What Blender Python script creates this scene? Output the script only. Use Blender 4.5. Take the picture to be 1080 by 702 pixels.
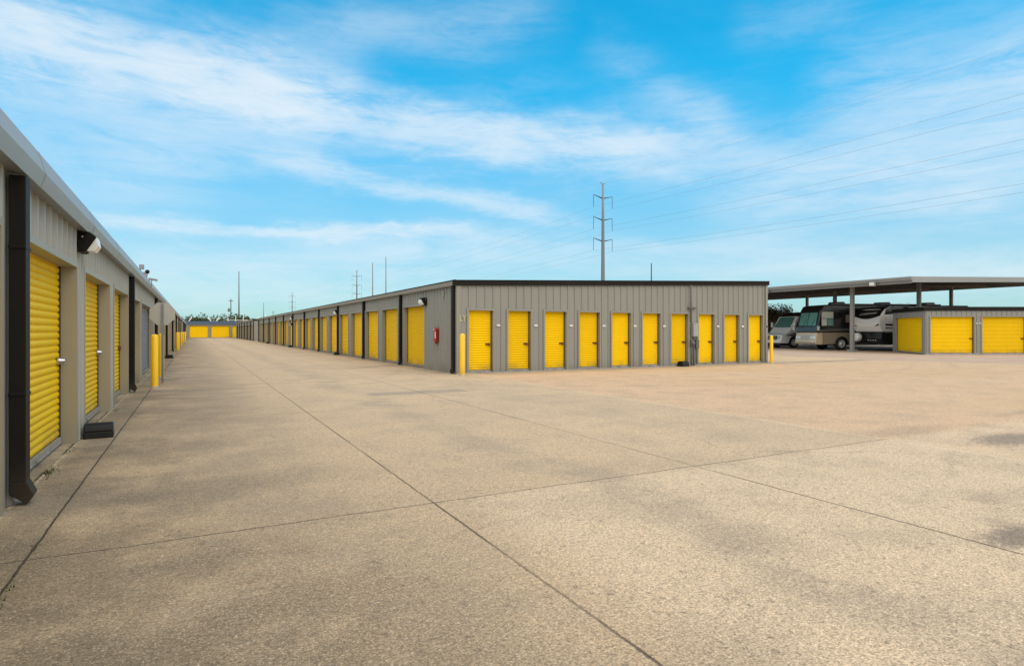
import bpy, math, random
from mathutils import Vector, Matrix
random.seed(7)
R = math.radians
PI = math.pi
S = bpy.context.scene
for o in list(bpy.data.objects): bpy.data.objects.remove(o)
col = S.collection

# ------------------------------------------------------------------ camera
YAW = math.atan(336/635)
cam = bpy.data.cameras.new('camera'); camo = bpy.data.objects.new('camera', cam); col.objects.link(camo)
camo.location = (0, 0, 1.43); camo.rotation_euler = (R(90), 0, -YAW)
cam.sensor_width = 36; cam.lens = 635/1080*36; cam.shift_y = -2/1080
cam.clip_start = .05; cam.clip_end = 6000
S.camera = camo

# ------------------------------------------------------------------ view
S.view_settings.view_transform = 'Standard'
S.view_settings.look = 'None'
S.view_settings.exposure = 0.36
S.view_settings.gamma = 1.0
S.view_settings.use_curve_mapping = False

# ------------------------------------------------------------------ node helper
class NT:
    def __init__(s, tree): s.t = tree; s.n = tree.nodes; s.l = tree.links
    def node(s, kind, **kw):
        n = s.n.new(kind)
        for k, v in kw.items(): setattr(n, k, v)
        return n
    def put(s, sock, v):
        if v is None: return
        if isinstance(v, bpy.types.NodeSocket): s.l.new(v, sock)
        else:
            if isinstance(v, (tuple, list)) and len(v) == 3 and sock.type == 'RGBA': v = (*v, 1)
            sock.default_value = v
    def m(s, op, a, b=None, c=None, clamp=False):
        n = s.node('ShaderNodeMath', operation=op); n.use_clamp = clamp
        s.put(n.inputs[0], a); s.put(n.inputs[1], b); s.put(n.inputs[2], c)
        return n.outputs[0]
    def vm(s, op, a, b=None):
        n = s.node('ShaderNodeVectorMath', operation=op)
        s.put(n.inputs[0], a); s.put(n.inputs[1], b)
        return n.outputs['Value'] if op in ('DOT_PRODUCT', 'LENGTH') else n.outputs[0]
    def sep(s, v):
        n = s.node('ShaderNodeSeparateXYZ'); s.put(n.inputs[0], v); return n.outputs
    def comb(s, x, y, z):
        n = s.node('ShaderNodeCombineXYZ')
        for i, v in enumerate((x, y, z)): s.put(n.inputs[i], v)
        return n.outputs[0]
    def noise(s, vec, scale, detail=3, rough=.5, dist=0):
        n = s.node('ShaderNodeTexNoise'); s.put(n.inputs['Vector'], vec)
        n.inputs['Scale'].default_value = scale; n.inputs['Detail'].default_value = detail
        n.inputs['Roughness'].default_value = rough; n.inputs['Distortion'].default_value = dist
        return n.outputs[0]
    def ss(s, v, a, b, lo=0., hi=1.):
        n = s.node('ShaderNodeMapRange', interpolation_type='SMOOTHSTEP')
        s.put(n.inputs[0], v)
        for i, q in enumerate((a, b, lo, hi)): s.put(n.inputs[i+1], q)
        return n.outputs[0]
    def mix(s, f, a, b, mode='MIX'):
        n = s.node('ShaderNodeMix', data_type='RGBA', blend_type=mode)
        s.put(n.inputs[0], f); s.put(n.inputs[6], a); s.put(n.inputs[7], b)
        return n.outputs[2]
    def map(s, v, loc=(0,0,0), rot=(0,0,0), sc=(1,1,1)):
        n = s.node('ShaderNodeMapping'); s.put(n.inputs[0], v)
        n.inputs[1].default_value = loc; n.inputs[2].default_value = rot; n.inputs[3].default_value = sc
        return n.outputs[0]

# ------------------------------------------------------------------ world : Nishita sky with cirrus
SUN_EL, SUN_AZ = R(66), R(180)          # azimuth measured clockwise from +Y
w = bpy.data.worlds.new('World'); S.world = w; w.use_nodes = True
T = NT(w.node_tree); T.n.clear()
out = T.node('ShaderNodeOutputWorld'); bg = T.node('ShaderNodeBackground')
bg.inputs[1].default_value = 0.14
T.l.new(bg.outputs[0], out.inputs[0])
sky = T.node('ShaderNodeTexSky', sky_type='NISHITA'); sky.sun_disc = False
sky.sun_elevation = SUN_EL; sky.sun_rotation = SUN_AZ; sky.air_density = 1.0; sky.dust_density = .6; sky.ozone_density = 1.3
tc = T.node('ShaderNodeTexCoord').outputs['Generated']
dx, dy, dz = T.sep(T.vm('NORMALIZE', tc))
az = T.m('MULTIPLY', T.m('ARCTAN2', dx, dy), 180/PI)
el = T.m('MULTIPLY', T.m('ARCSINE', dz), 180/PI)
# cloud sheet coordinates: high flat layer
zz = T.m('ADD', T.m('MAXIMUM', dz, 0.0), .12)
pv = T.comb(T.m('DIVIDE', dx, zz), T.m('DIVIDE', dy, zz), 0.)
def ae(x, y):
    return (27.885 + math.degrees(math.atan((x-540)/635)), math.degrees(math.atan((349-y)/math.hypot(635, x-540))))
aev = T.comb(az, T.m('MULTIPLY', el, 1.0), 0.)
warp1 = T.noise(T.map(aev, sc=(.055, .15, 1)), 1, 5, .62)
warp2 = T.noise(T.map(aev, loc=(9, 4, 2), sc=(.2, .55, 1)), 1, 4, .6)
elw = T.m('ADD', el, T.m('ADD', T.m('MULTIPLY', T.m('SUBTRACT', warp1, .5), 6.), T.m('MULTIPLY', T.m('SUBTRACT', warp2, .5), 1.8)))
fib = T.noise(T.map(aev, rot=(0, 0, R(9)), sc=(.035, .38, 1)), 1.0, 7, .6, .6)   # fibrous texture
fib2 = T.noise(T.map(aev, loc=(3, 7, 1), rot=(0, 0, R(20)), sc=(.07, .22, 1)), 1.0, 7, .6, 1.0)
fib3 = T.noise(T.map(aev, loc=(1, 2, 5), rot=(0, 0, R(13)), sc=(.17, .8, 1)), 1.0, 7, .72, .9)
fibm = T.m('ADD', T.m('MULTIPLY', fib, .36), T.m('ADD', T.m('MULTIPLY', fib2, .34), T.m('MULTIPLY', fib3, .30)))
def streak(p, q, width, amp):
    (a0, e0), (a1, e1) = ae(*p), ae(*q)
    dxx, dyy = a1-a0, e1-e0; L2 = dxx*dxx+dyy*dyy; L = math.sqrt(L2)
    pa = T.m('SUBTRACT', az, a0); pe = T.m('SUBTRACT', elw, e0)
    t = T.m('DIVIDE', T.m('ADD', T.m('MULTIPLY', pa, dxx), T.m('MULTIPLY', pe, dyy)), L2)
    n = T.m('DIVIDE', T.m('SUBTRACT', T.m('MULTIPLY', pe, dxx), T.m('MULTIPLY', pa, dyy)), L*width)
    across = T.m('POWER', 2.718, T.m('MULTIPLY', T.m('MULTIPLY', n, n), -1.))
    along = T.m('MULTIPLY', T.ss(t, -.25, .2), T.ss(t, 1.25, .8))
    return T.m('MULTIPLY', T.m('MULTIPLY', across, along), amp)
tot = None
for a in [((-60, 20), (330, 100), 2.9, 1.9), ((230, 95), (700, 165), 1.9, 1.1), ((400, 105), (700, 150), 1.4, .7), ((500, 120), (800, 150), 4.0, .25),
          ((300, 172), (590, 228), 1.0, .95), ((130, 234), (470, 250), .6, 1.3), ((200, 272), (470, 268), 1.4, .5),
          ((-40, 120), (200, 200), 8., .35), ((780, 205), (1150, 150), 3.6, .9), ((880, 90), (1150, 60), 4.0, .8), ((640, 60), (780, 150), 1.5, .5), ((420, 262), (1100, 290), 1.6, .45),
          ((780, 45), (900, 10), 1.6, .35), ((500, 250), (800, 262), 1.1, .4), ((820, 275), (1120, 285), 1.5, .5),
          ((-100, 300), (500, 300), 2.5, .45), ((330, 40), (560, 10), 2.2, .35), ((150, 150), (520, 175), 2.0, .25)]:
    v = streak(*a); tot = v if tot is None else T.m('ADD', tot, v)
veil = T.ss(T.noise(T.map(pv, sc=(.35, .5, 1)), 1.0, 5, .6, .5), .46, .75, 0, .36)
haze = T.ss(el, 22., 0., 0., .38)
texd = T.ss(fibm, .36, .62, .22, 1.3)
mask = T.m('ADD', T.m('MULTIPLY', T.m('ADD', T.m('MULTIPLY', tot, .82), veil), texd), haze)
mask = T.m('SUBTRACT', 1., T.m('POWER', 2.718, T.m('MULTIPLY', mask, -1.15)))
mask = T.m('MULTIPLY', mask, .92, clamp=True)
hole = T.m('MAXIMUM', streak((590, 75), (1000, 10), 3.6, .65), streak((640, 95), (700, 60), 3.2, .6))
mask = T.m('MULTIPLY', mask, T.m('SUBTRACT', 1., T.m('MULTIPLY', hole, T.ss(fibm, .75, .45, .6, 1.))))
azd = T.m('ABSOLUTE', T.m('SUBTRACT', az, 28.))
back = T.m('MULTIPLY', T.ss(azd, 52., 85.), .72)          # unseen cloud added behind the camera to lift and warm the fill
mask = T.m('MAXIMUM', mask, T.m('MULTIPLY', back, T.ss(fibm, .3, .6, .75, 1.1)))
tint = T.mix(1., sky.outputs[0], T.mix(T.ss(el, 1., 24.), (0.26, .62, .72), (0.05, 1.14, 1.28)), 'MULTIPLY')
cloud = T.mix(T.ss(azd, 52., 90.), (4.65, 5.1, 5.45), (7.6, 6.9, 6.0))  # second tone: warm and bright, for the added cloud out of view
skyc = T.mix(mask, tint, cloud)
T.l.new(skyc, bg.inputs[0])

# ------------------------------------------------------------------ sun (veiled by thin cloud)
sl = bpy.data.lights.new('sun', 'SUN'); so = bpy.data.objects.new('sun', sl); col.objects.link(so)
sl.energy = 2.35; sl.angle = R(95); sl.color = (1, .84, .66)
sd = Vector((math.sin(SUN_AZ)*math.cos(SUN_EL), math.cos(SUN_AZ)*math.cos(SUN_EL), math.sin(SUN_EL)))
so.rotation_euler = sd.to_track_quat('Z', 'Y').to_euler()

# ------------------------------------------------------------------ materials
def mat(name, base, rough=.6, metal=0., spec=.5):
    m = bpy.data.materials.new(name); m.use_nodes = True
    t = NT(m.node_tree); b = t.n['Principled BSDF']
    b.inputs['Base Color'].default_value = (*base, 1); b.inputs['Roughness'].default_value = rough
    b.inputs['Metallic'].default_value = metal; b.inputs['Specular IOR Level'].default_value = spec
    m.diffuse_color = (*base, 1)
    return m, t, b
def grubby(name, base, rough=.6, metal=0., spec=.5, var=.18, scale=3., stretch=(1, 1, .3), dirt=(.12, .09, .06), damt=.25, bump=0., rand=.06, streaks=.10):
    m, t, b = mat(name, base, rough, metal, spec)
    tc_ = t.node('ShaderNodeTexCoord'); g = t.node('ShaderNodeNewGeometry')
    P = g.outputs['Position']
    n1 = t.noise(t.map(P, sc=stretch), scale, 5, .6)
    n2 = t.noise(t.map(P, sc=stretch), scale*9, 4, .6)
    f = t.m('ADD', t.m('MULTIPLY', t.m('SUBTRACT', n1, .5), var*2), t.m('MULTIPLY', t.m('SUBTRACT', n2, .5), var))
    oi = t.node('ShaderNodeObjectInfo')
    f = t.m('ADD', f, t.m('MULTIPLY', t.m('SUBTRACT', oi.outputs['Random'], .5), rand*2))
    c = t.mix(1., base, t.comb(*[t.m('ADD', f, 1.)]*3), 'MULTIPLY')
    z = t.sep(P)[2]
    dm = t.m('MULTIPLY', t.ss(z, .45, .0), t.ss(n1, .35, .65), clamp=True)
    c = t.mix(t.m('MULTIPLY', dm, damt), c, dirt)
    st_ = t.noise(t.map(P, sc=(7., 7., .35)), 1., 4, .65)                      # run-down rain streaks
    c = t.mix(t.m('MULTIPLY', t.ss(st_, .56, .74), streaks), c, dirt)
    t.put(b.inputs['Base Color'], c)
    t.put(b.inputs['Roughness'], t.m('ADD', rough, t.m('MULTIPLY', t.m('SUBTRACT', n2, .5), .15), clamp=True))
    if bump:
        bn = t.node('ShaderNodeBump'); bn.inputs['Strength'].default_value = bump; bn.inputs['Distance'].default_value = .01
        t.put(bn.inputs['Height'], n1); t.l.new(bn.outputs[0], b.inputs['Normal'])
    return m
M = {}
M['wall'] = grubby('wall_metal', (.240, .242, .224), .48, 0, .5, .09, 1.2, (1, 1, .25), bump=.25, damt=.35)
M['wall_pale'] = grubby('pale_wall_metal', (.36, .36, .325), .48, 0, .5, .09, 1.2, (1, 1, .25), bump=.25, damt=.35)
M['frame'] = grubby('frame_metal', (.238, .234, .208), .45, 0, .5, .07, 2., damt=.35)
M['frame_pale'] = grubby('pale_frame_metal', (.32, .29, .225), .45, 0, .5, .07, 2., damt=.35)
M['yellow'] = grubby('yellow_curtain', (.79, .505, .001), .5, 0, .12, .07, 2.2, (1, 1, .5), dirt=(.22, .15, .06), damt=.6, rand=.09)
M['bollard'] = grubby('bollard_yellow', (.86, .52, .008), .45, 0, .5, .08, 4., damt=.5, dirt=(.25, .19, .1))
M['greydoor'] = grubby('grey_door', (.17, .175, .19), .5, 0, .5, .07, 2.)
M['bronze'] = grubby('dark_bronze', (.010, .008, .007), .55, 0, .18, .15, 3., damt=.3)
M['gutter'] = grubby('gutter_grey', (.27, .275, .275), .38, .1, .5, .08, 2., (.2, .2, 1))
M['galv'] = grubby('galvanised', (.38, .39, .41), .45, .6, .5, .15, 14., damt=.4)
M['bar'] = grubby('bar_metal', (.36, .34, .31), .5, .1, .5, .15, 10., damt=.5)
M['pole'] = grubby('steel_pole', (.19, .21, .24), .6, .2, .4, .1, .5, (1, 1, .2))
M['poledark'] = grubby('dark_pole', (.08, .085, .09), .8, 0, .3, .1, .5)
M['wire'] = mat('wire', (.30, .33, .37), .6, .2)[0]
M['roof'] = grubby('roof_metal', (.34, .34, .34), .5, .2, .5, .1, 1.)
M['roofdark'] = grubby('roof_dark_metal', (.03, .035, .055), .55, 0, .4, .1, 1.)
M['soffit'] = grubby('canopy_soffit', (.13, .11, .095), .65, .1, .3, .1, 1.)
M['trim'] = grubby('canopy_trim', (.24, .245, .24), .5, 0, .4, .08, 1.)
M['black'] = grubby('black_plastic', (.007, .008, .010), .45, 0, .3, .2, 12., damt=.05, streaks=.03)
M['white'] = grubby('white_paint', (.62, .62, .60), .4, 0, .5, .05, 3.)
M['lens'] = mat('lamp_lens', (.72, .72, .68), .15, 0, .6)[0]
M['red'] = grubby('red_plastic', (.33, .008, .010), .35, 0, .5, .1, 8.)
M['rust'] = grubby('rusty_latch', (.20, .075, .035), .7, .3, .3, .3, 40.)
M['chrome'] = mat('chrome', (.6, .6, .62), .22, 1.)[0]
M['rim'] = mat('polished_rim', (.72, .72, .70), .3, .5)[0]
M['signback'] = grubby('sign_back', (.36, .355, .33), .5, .3, .5, .08, 6.)
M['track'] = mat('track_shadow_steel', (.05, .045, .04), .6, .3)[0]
M['elec'] = grubby('electrical_grey', (.22, .225, .23), .5, 0, .5, .1, 5.)
M['elecdark'] = grubby('electrical_dark', (.10, .10, .105), .5, 0, .5, .1, 5.)
M['stick'] = mat('pale_yellow_sticker', (.38, .39, .22), .5)[0]
M['rvblack'] = grubby('rv_black_gloss', (.012, .012, .014), .18, 0, .6, .1, 1., damt=.1, rand=0)
M['rvtan_lit'] = grubby('rv_tan_gloss_lit', (.56, .46, .32), .25, .1, .6, .06, 1., damt=.1, rand=0)  # tan paint of the skirts again, lightened in colour for the lit front
M['rvtan'] = grubby('rv_tan_gloss', (.30, .26, .19), .25, .1, .6, .06, 1., damt=.2, rand=0)
M['rvwhite'] = grubby('rv_white', (.88, .88, .87), .3, 0, .5, .04, 1., damt=.2, rand=0)
M['rvgrey'] = grubby('rv_grey', (.13, .13, .14), .3, 0, .5, .04, 1., rand=0)
M['tyre'] = mat('tyre_rubber', (.015, .015, .015), .8)[0]
M['glass'] = mat('rv_glass', (.13, .31, .28), .10, .1, .9)[0]  # teal base colour stands in for sky reflected in the panes
M['glassdark'] = mat('rv_glass_dark', (.03, .035, .04), .06, 0, .9)[0]
M['curtain'] = mat('rv_window_blind', (.6, .62, .57), .5)[0]
M['headlamp'] = mat('headlamp_glass', (.75, .75, .72), .12, .4)[0]
M['bark'] = grubby('bark', (.09, .07, .05), .9, 0, .2, .3, 6.)
def leafmat(name, a, b_):
    m, t, b = mat(name, a, .6, 0, .25)
    g = t.node('ShaderNodeNewGeometry')
    n = t.noise(g.outputs['Position'], 1.6, 3, .6)
    r = g.outputs['Random Per Island']
    t.put(b.inputs['Base Color'], t.mix(t.m('ADD', t.m('MULTIPLY', n, .7), t.m('MULTIPLY', r, .3)), a, b_))
    return m
M['leaf'] = leafmat('leaves_green', (.028, .045, .014), (.09, .11, .035))
M['leafolive'] = leafmat('leaves_olive', (.075, .07, .035), (.20, .17, .09))
M['grass'] = leafmat('weeds', (.03, .05, .012), (.10, .12, .03))

# concrete ---------------------------------------------------------
def make_concrete():
    m, t, b = mat('concrete', (.4, .33, .26), .85, 0, .3)
    P = t.node('ShaderNodeNewGeometry').outputs['Position']
    x, y, z = t.sep(P)
    big = t.noise(P, .22, 4, .6); med = t.noise(P, 1.1, 5, .65); fine = t.noise(P, 14, 4, .7)
    agg = t.noise(P, 70, 3, .75); agg2 = t.noise(P, 210, 2, .6)
    vor = t.node('ShaderNodeTexVoronoi'); vor.inputs['Scale'].default_value = 120; t.put(vor.inputs['Vector'], P)
    vr = t.node('ShaderNodeSeparateColor'); t.l.new(vor.outputs['Color'], vr.inputs[0]); stone = vr.outputs[0]
    vor2 = t.node('ShaderNodeTexVoronoi'); vor2.inputs['Scale'].default_value = 34; t.put(vor2.inputs['Vector'], P)
    vr2 = t.node('ShaderNodeSeparateColor'); t.l.new(vor2.outputs['Color'], vr2.inputs[0]); stone2 = vr2.outputs[1]
    c = t.mix(t.ss(big, .3, .7), (.56, .405, .258), (.47, .35, .232))
    # slab tints (pours of different age)
    c = t.mix(t.ss(x, 8.0, 8.2), c, t.mix(t.ss(y, 17, 18), (.57, .38, .235), (.61, .43, .275)))
    c = t.mix(t.m('MULTIPLY', t.ss(x, 12.8, 13.0), .5), c, (.58, .40, .24))
    c = t.mix(t.m('MULTIPLY', t.ss(x, 4.8, 4.66), t.ss(x, -.9, 6., .55, .1)), c, (.43, .30, .175))
    c = t.mix(t.m('MULTIPLY', t.ss(y, 11.2, 11.0), t.ss(x, 8.1, 7.9, 0, .22)), c, (.44, .32, .21))
    c = t.mix(t.m('MULTIPLY', t.ss(x, -.86, -.92), .3), c, (.31, .235, .155))
    c = t.mix(t.m('MULTIPLY', t.ss(y, 4.9, 4.5), t.ss(x, 1.7, 2.4, 0, .6)), c, (.63, .485, .335))
    # blotches
    c = t.mix(t.m('MULTIPLY', t.ss(med, .42, .68), .38), c, (.30, .235, .17))
    c = t.mix(t.m('MULTIPLY', t.ss(fine, .45, .75), .25), c, (.30, .25, .19))
    # orange rust stain patches far right
    rs = t.noise(t.map(P, loc=(3, 9, 0), sc=(.16, .3, 1)), 1, 4, .6)
    c = t.mix(t.m('MULTIPLY', t.m('MULTIPLY', t.ss(rs, .45, .65), t.ss(x, 9, 14)), .45), c, (.50, .33, .17))
    c = t.mix(t.m('MULTIPLY', t.ss(x, -1.18, -1.26), t.ss(med, .25, .5, .4, .9)), c, (.47, .37, .235))
    # wheel-worn darker bands running along the lane / turning to the right
    def band(px_, wid, amp, c_):
        nonlocal c
        wv = t.m('ADD', x, t.m('MULTIPLY', t.m('SUBTRACT', t.noise(P, .35, 3), .5), 1.6))
        d = t.m('ABSOLUTE', t.m('SUBTRACT', wv, px_))
        k = t.m('MULTIPLY', t.ss(d, wid, wid*.2), t.m('MULTIPLY', t.ss(med, .3, .6), amp))
        c = t.mix(k, c, c_)
    band(.6, 1.1, .42, (.25, .195, .14)); band(3.3, .55, .45, (.27, .22, .165)); band(6.3, .7, .2, (.30, .24, .18)); band(-1.1, .35, .6, (.19, .15, .105))
    # grime along the foot of the left wall and blotchy foreground slab on the left
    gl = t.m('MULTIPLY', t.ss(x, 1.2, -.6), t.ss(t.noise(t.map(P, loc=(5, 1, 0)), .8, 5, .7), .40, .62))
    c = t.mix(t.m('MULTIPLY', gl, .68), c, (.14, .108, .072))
    fb = t.noise(t.map(P, loc=(2, 5, 0)), .55, 6, .72)
    fg = t.m('MULTIPLY', t.m('MULTIPLY', t.ss(x, 2.2, .2), t.ss(y, 5.5, 3.2)), t.ss(fb, .38, .56))
    c = t.mix(t.m('MULTIPLY', fg, .68), c, (.15, .112, .068))
    fg2 = t.m('MULTIPLY', t.m('MULTIPLY', t.ss(x, 1.6, .0), t.m('MULTIPLY', t.ss(y, 8, 11), t.ss(y, 24, 18))), t.ss(fb, .36, .52))
    c = t.mix(t.m('MULTIPLY', fg2, .4), c, (.17, .13, .09))
    spots = t.noise(P, 4.5, 5, .75)
    c = t.mix(t.ss(spots, .60, .72, 0, .45), c, (.17, .135, .10))
    # downspout wash stains across lane (right building every 6.2 m, left every 10.3 m)
    wob = t.m('MULTIPLY', t.m('SUBTRACT', t.noise(P, .7, 4, .6), .5), .9)
    yy = t.m('ADD', t.m('ADD', y, wob), t.m('MULTIPLY', t.m('SUBTRACT', 7.7, x), .28))
    md = t.m('ABSOLUTE', t.m('SUBTRACT', t.m('FLOORED_MODULO', t.m('SUBTRACT', yy, 24.3-3.1), 6.2), 3.1))
    st = t.m('MULTIPLY', t.ss(md, .34, .08), t.m('MULTIPLY', t.ss(x, 3.4, 6.2), t.m('MULTIPLY', t.ss(x, 7.9, 7.7), t.ss(y, 20, 22))))
    c = t.mix(t.m('MULTIPLY', st, .62), c, (.14, .11, .085))
    md2 = t.m('ABSOLUTE', t.m('SUBTRACT', t.m('FLOORED_MODULO', t.m('SUBTRACT', t.m('ADD', y, wob), 6.2-5.15), 10.3), 5.15))
    st2 = t.m('MULTIPLY', t.ss(md2, .6, .1), t.m('MULTIPLY', t.ss(x, 2.2, -.6), t.ss(y, 1, 5)))
    c = t.mix(t.m('MULTIPLY', st2, .5), c, (.15, .115, .08))
    # stain plus painted contact shade along the foot of front and lane walls
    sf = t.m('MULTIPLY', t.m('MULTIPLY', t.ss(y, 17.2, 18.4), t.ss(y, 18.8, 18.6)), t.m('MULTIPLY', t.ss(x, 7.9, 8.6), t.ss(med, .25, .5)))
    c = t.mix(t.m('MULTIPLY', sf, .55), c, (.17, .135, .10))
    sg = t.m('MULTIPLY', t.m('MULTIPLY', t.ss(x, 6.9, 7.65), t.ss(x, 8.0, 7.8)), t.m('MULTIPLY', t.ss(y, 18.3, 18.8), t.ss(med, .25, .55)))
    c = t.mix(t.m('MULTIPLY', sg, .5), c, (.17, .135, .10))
    base_line = t.m('MULTIPLY', t.m('MULTIPLY', t.ss(y, 18.36, 18.50), t.ss(y, 18.62, 18.6)), t.m('MULTIPLY', t.ss(x, 7.8, 7.9), t.ss(fine, .35, .55)))  # thin dark line painted as contact shade where wall meets slab
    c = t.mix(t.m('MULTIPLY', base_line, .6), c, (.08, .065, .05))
    # repair patch
    dp = t.m('MULTIPLY', t.m('MULTIPLY', t.ss(x, 3.45, 3.55), t.ss(x, 5.85, 5.75)), t.m('MULTIPLY', t.ss(y, 13.0, 13.25), t.ss(y, 13.85, 13.78)))
    c = t.mix(t.m('MULTIPLY', dp, .6), c, (.20, .18, .15))
    # oil patches on the right
    for (ox, oy, rx, ry, am) in ((5.1, 2.05, .5, .2, .8), (9.6, 3.95, 1.0, .4, .8), (9.2, 5.0, 1.2, .35, .25), (2.1, 1.9, .5, .5, .2)):
        q = t.m('SQRT', t.m('ADD', t.m('POWER', t.m('DIVIDE', t.m('SUBTRACT', x, ox), rx), 2), t.m('POWER', t.m('DIVIDE', t.m('SUBTRACT', y, oy), ry), 2)))
        q = t.m('ADD', q, t.m('MULTIPLY', t.m('SUBTRACT', fine, .5), 1.8))
        c = t.mix(t.m('MULTIPLY', t.ss(q, 1.1, .4), am), c, (.14, .11, .09))
    # aggregate speckle
    c = t.mix(t.ss(stone, .78, .98, 0, .55), c, (.16, .13, .10))
    c = t.mix(t.ss(stone, .20, .03, 0, .28), c, (.60, .50, .38))
    c = t.mix(t.ss(stone2, .975, .99, 0, .45), c, (.13, .10, .08))
    c = t.mix(t.ss(agg, .50, .66, 0, .72), c, (.21, .165, .12))
    c = t.mix(t.ss(agg, .46, .32, 0, .5), c, (.60, .50, .37))
    sp3 = t.noise(P, 30, 5, .85)
    c = t.mix(t.ss(sp3, .54, .66, 0, .42), c, (.19, .145, .10)); c = t.mix(t.ss(sp3, .44, .34, 0, .35), c, (.66, .53, .38))
    # faint tyre arcs
    for (ax, ay, ar, am) in ((14., -9., 12.6, .22), (14., -9., 14.2, .22), (-6., 26., 13.5, .18), (18., 30., 17.8, .2), (18., 30., 19.3, .2)):
        q = t.m('ABSOLUTE', t.m('SUBTRACT', t.m('SQRT', t.m('ADD', t.m('POWER', t.m('SUBTRACT', x, ax), 2), t.m('POWER', t.m('SUBTRACT', y, ay), 2))), ar))
        c = t.mix(t.m('MULTIPLY', t.m('MULTIPLY', t.ss(q, .16, .06), t.ss(med, .40, .62)), am), c, (.17, .135, .10))
    # joints
    wj = t.m('MULTIPLY', t.m('SUBTRACT', t.noise(P, 1.4, 5, .65), .5), .045)
    wj2 = t.m('MULTIPLY', t.m('SUBTRACT', t.noise(P, 9, 4, .7), .5), .02)
    xx = t.m('ADD', x, t.m('ADD', wj2, t.m('MULTIPLY', wj, .4))); yj = t.m('ADD', y, t.m('ADD', wj2, t.m('MULTIPLY', wj, 1.6)))
    jm = None; lite = None
    def addj(d, wdt, a):
        nonlocal jm
        k = t.m('MULTIPLY', t.ss(d, wdt, wdt*.35), a)
        jm = k if jm is None else t.m('MAXIMUM', jm, k)
    brk = t.ss(t.noise(P, .5, 3, .5), .36, .5, .6, 1.)
    for xj, wd, a in ((-.93, .012, .95), (1.77, .0135, .8), (4.70, .012, .95)):
        addj(t.m('ABSOLUTE', t.m('SUBTRACT', xx, xj)), wd, a if xj < 0 else t.m('MULTIPLY', a, t.m('MULTIPLY', brk, t.ss(y, 5., 14., 1., .85))))
    for xj in (12.9, 17.4, 22., 26.5):
        addj(t.m('ABSOLUTE', t.m('SUBTRACT', xx, xj)), .014, t.m('MULTIPLY', brk, .5))
    inl = t.ss(x, 8.3, 8.1)
    addj(t.m('ABSOLUTE', t.m('SUBTRACT', yj, 4.74)), .010, t.m('MULTIPLY', inl, .9))
    addj(t.m('ABSOLUTE', t.m('SUBTRACT', yj, 11.1)), .013, t.m('MULTIPLY', t.m('MULTIPLY', t.ss(x, 4.9, 4.7), brk), .7))
    addj(t.m('ABSOLUTE', t.m('SUBTRACT', t.m('FLOORED_MODULO', t.m('SUBTRACT', yj, 17.5-3.65), 7.3), 3.65)), .020, t.m('MULTIPLY', t.ss(y, 16, 17), t.m('MULTIPLY', brk, .6)))
    # hairline cracks
    cr = t.node('ShaderNodeTexVoronoi', feature='DISTANCE_TO_EDGE'); cr.inputs['Scale'].default_value = .16
    t.put(cr.inputs['Vector'], t.vm('ADD', P, t.vm('SCALE', t.comb(t.noise(P, 1.2, 5, .7), t.noise(t.map(P, loc=(4, 4, 4)), 1.2, 5, .7), 0.), None)))
    crk = t.m('MULTIPLY', t.ss(cr.outputs['Distance'], .0016, .0004), t.ss(t.noise(P, .3, 2), .50, .60, 0, .5))
    jm = t.m('MAXIMUM', jm, crk)
    # pale sealed joint at x = 8.1
    lt = t.m('MULTIPLY', t.ss(t.m('ABSOLUTE', t.m('SUBTRACT', t.m('ADD', xx, t.m('MULTIPLY', wj, 2.)), 8.1)), .05, .01), t.m('MULTIPLY', brk, .28))
    c = t.mix(lt, c, (.66, .56, .43))
    c = t.mix(t.m('MULTIPLY', t.ss(t.m('ABSOLUTE', t.m('ADD', t.m('SUBTRACT', xx, -1.315), t.m('MULTIPLY', wj2, 2.2))), .022, .006), t.ss(fine, .42, .56, 0, .7)), c, (.56, .47, .36))
    c = t.mix(t.m('MULTIPLY', t.ss(t.m('ABSOLUTE', t.m('ADD', t.m('SUBTRACT', xx, -1.34), t.m('MULTIPLY', wj2, 2.6))), .020, .006), t.ss(med, .45, .55, 0, .9)), c, (.05, .04, .03))
    c = t.mix(jm, c, (.055, .042, .032))
    g1 = t.noise(P, 95, 2, .6); g2 = t.noise(t.map(P, loc=(7, 3, 1)), 38, 3, .7); g3 = t.noise(t.map(P, loc=(1, 8, 2)), 13, 4, .7)
    fac = t.m('MULTIPLY', t.m('ADD', 1., t.m('MULTIPLY', t.m('SUBTRACT', g1, .5), 1.7)), t.m('MULTIPLY', t.m('ADD', 1., t.m('MULTIPLY', t.m('SUBTRACT', g2, .5), 1.3)), t.m('ADD', 1., t.m('MULTIPLY', t.m('SUBTRACT', g3, .5), .55))))
    fac = t.m('MINIMUM', t.m('MAXIMUM', fac, .35), 1.55)
    c = t.mix(1., c, t.comb(fac, fac, fac), 'MULTIPLY')
    t.put(b.inputs['Base Color'], c)
    hgt = t.m('SUBTRACT', t.m('ADD', t.m('MULTIPLY', agg, .4), t.m('ADD', t.m('MULTIPLY', stone, .25), t.m('MULTIPLY', fine, .6))), t.m('MULTIPLY', jm, 2.5))
    bn = t.node('ShaderNodeBump'); bn.inputs['Strength'].default_value = .5; bn.inputs['Distance'].default_value = .006
    t.put(bn.inputs['Height'], hgt); t.l.new(bn.outputs[0], b.inputs['Normal'])
    return m
M['concrete'] = make_concrete()
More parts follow.
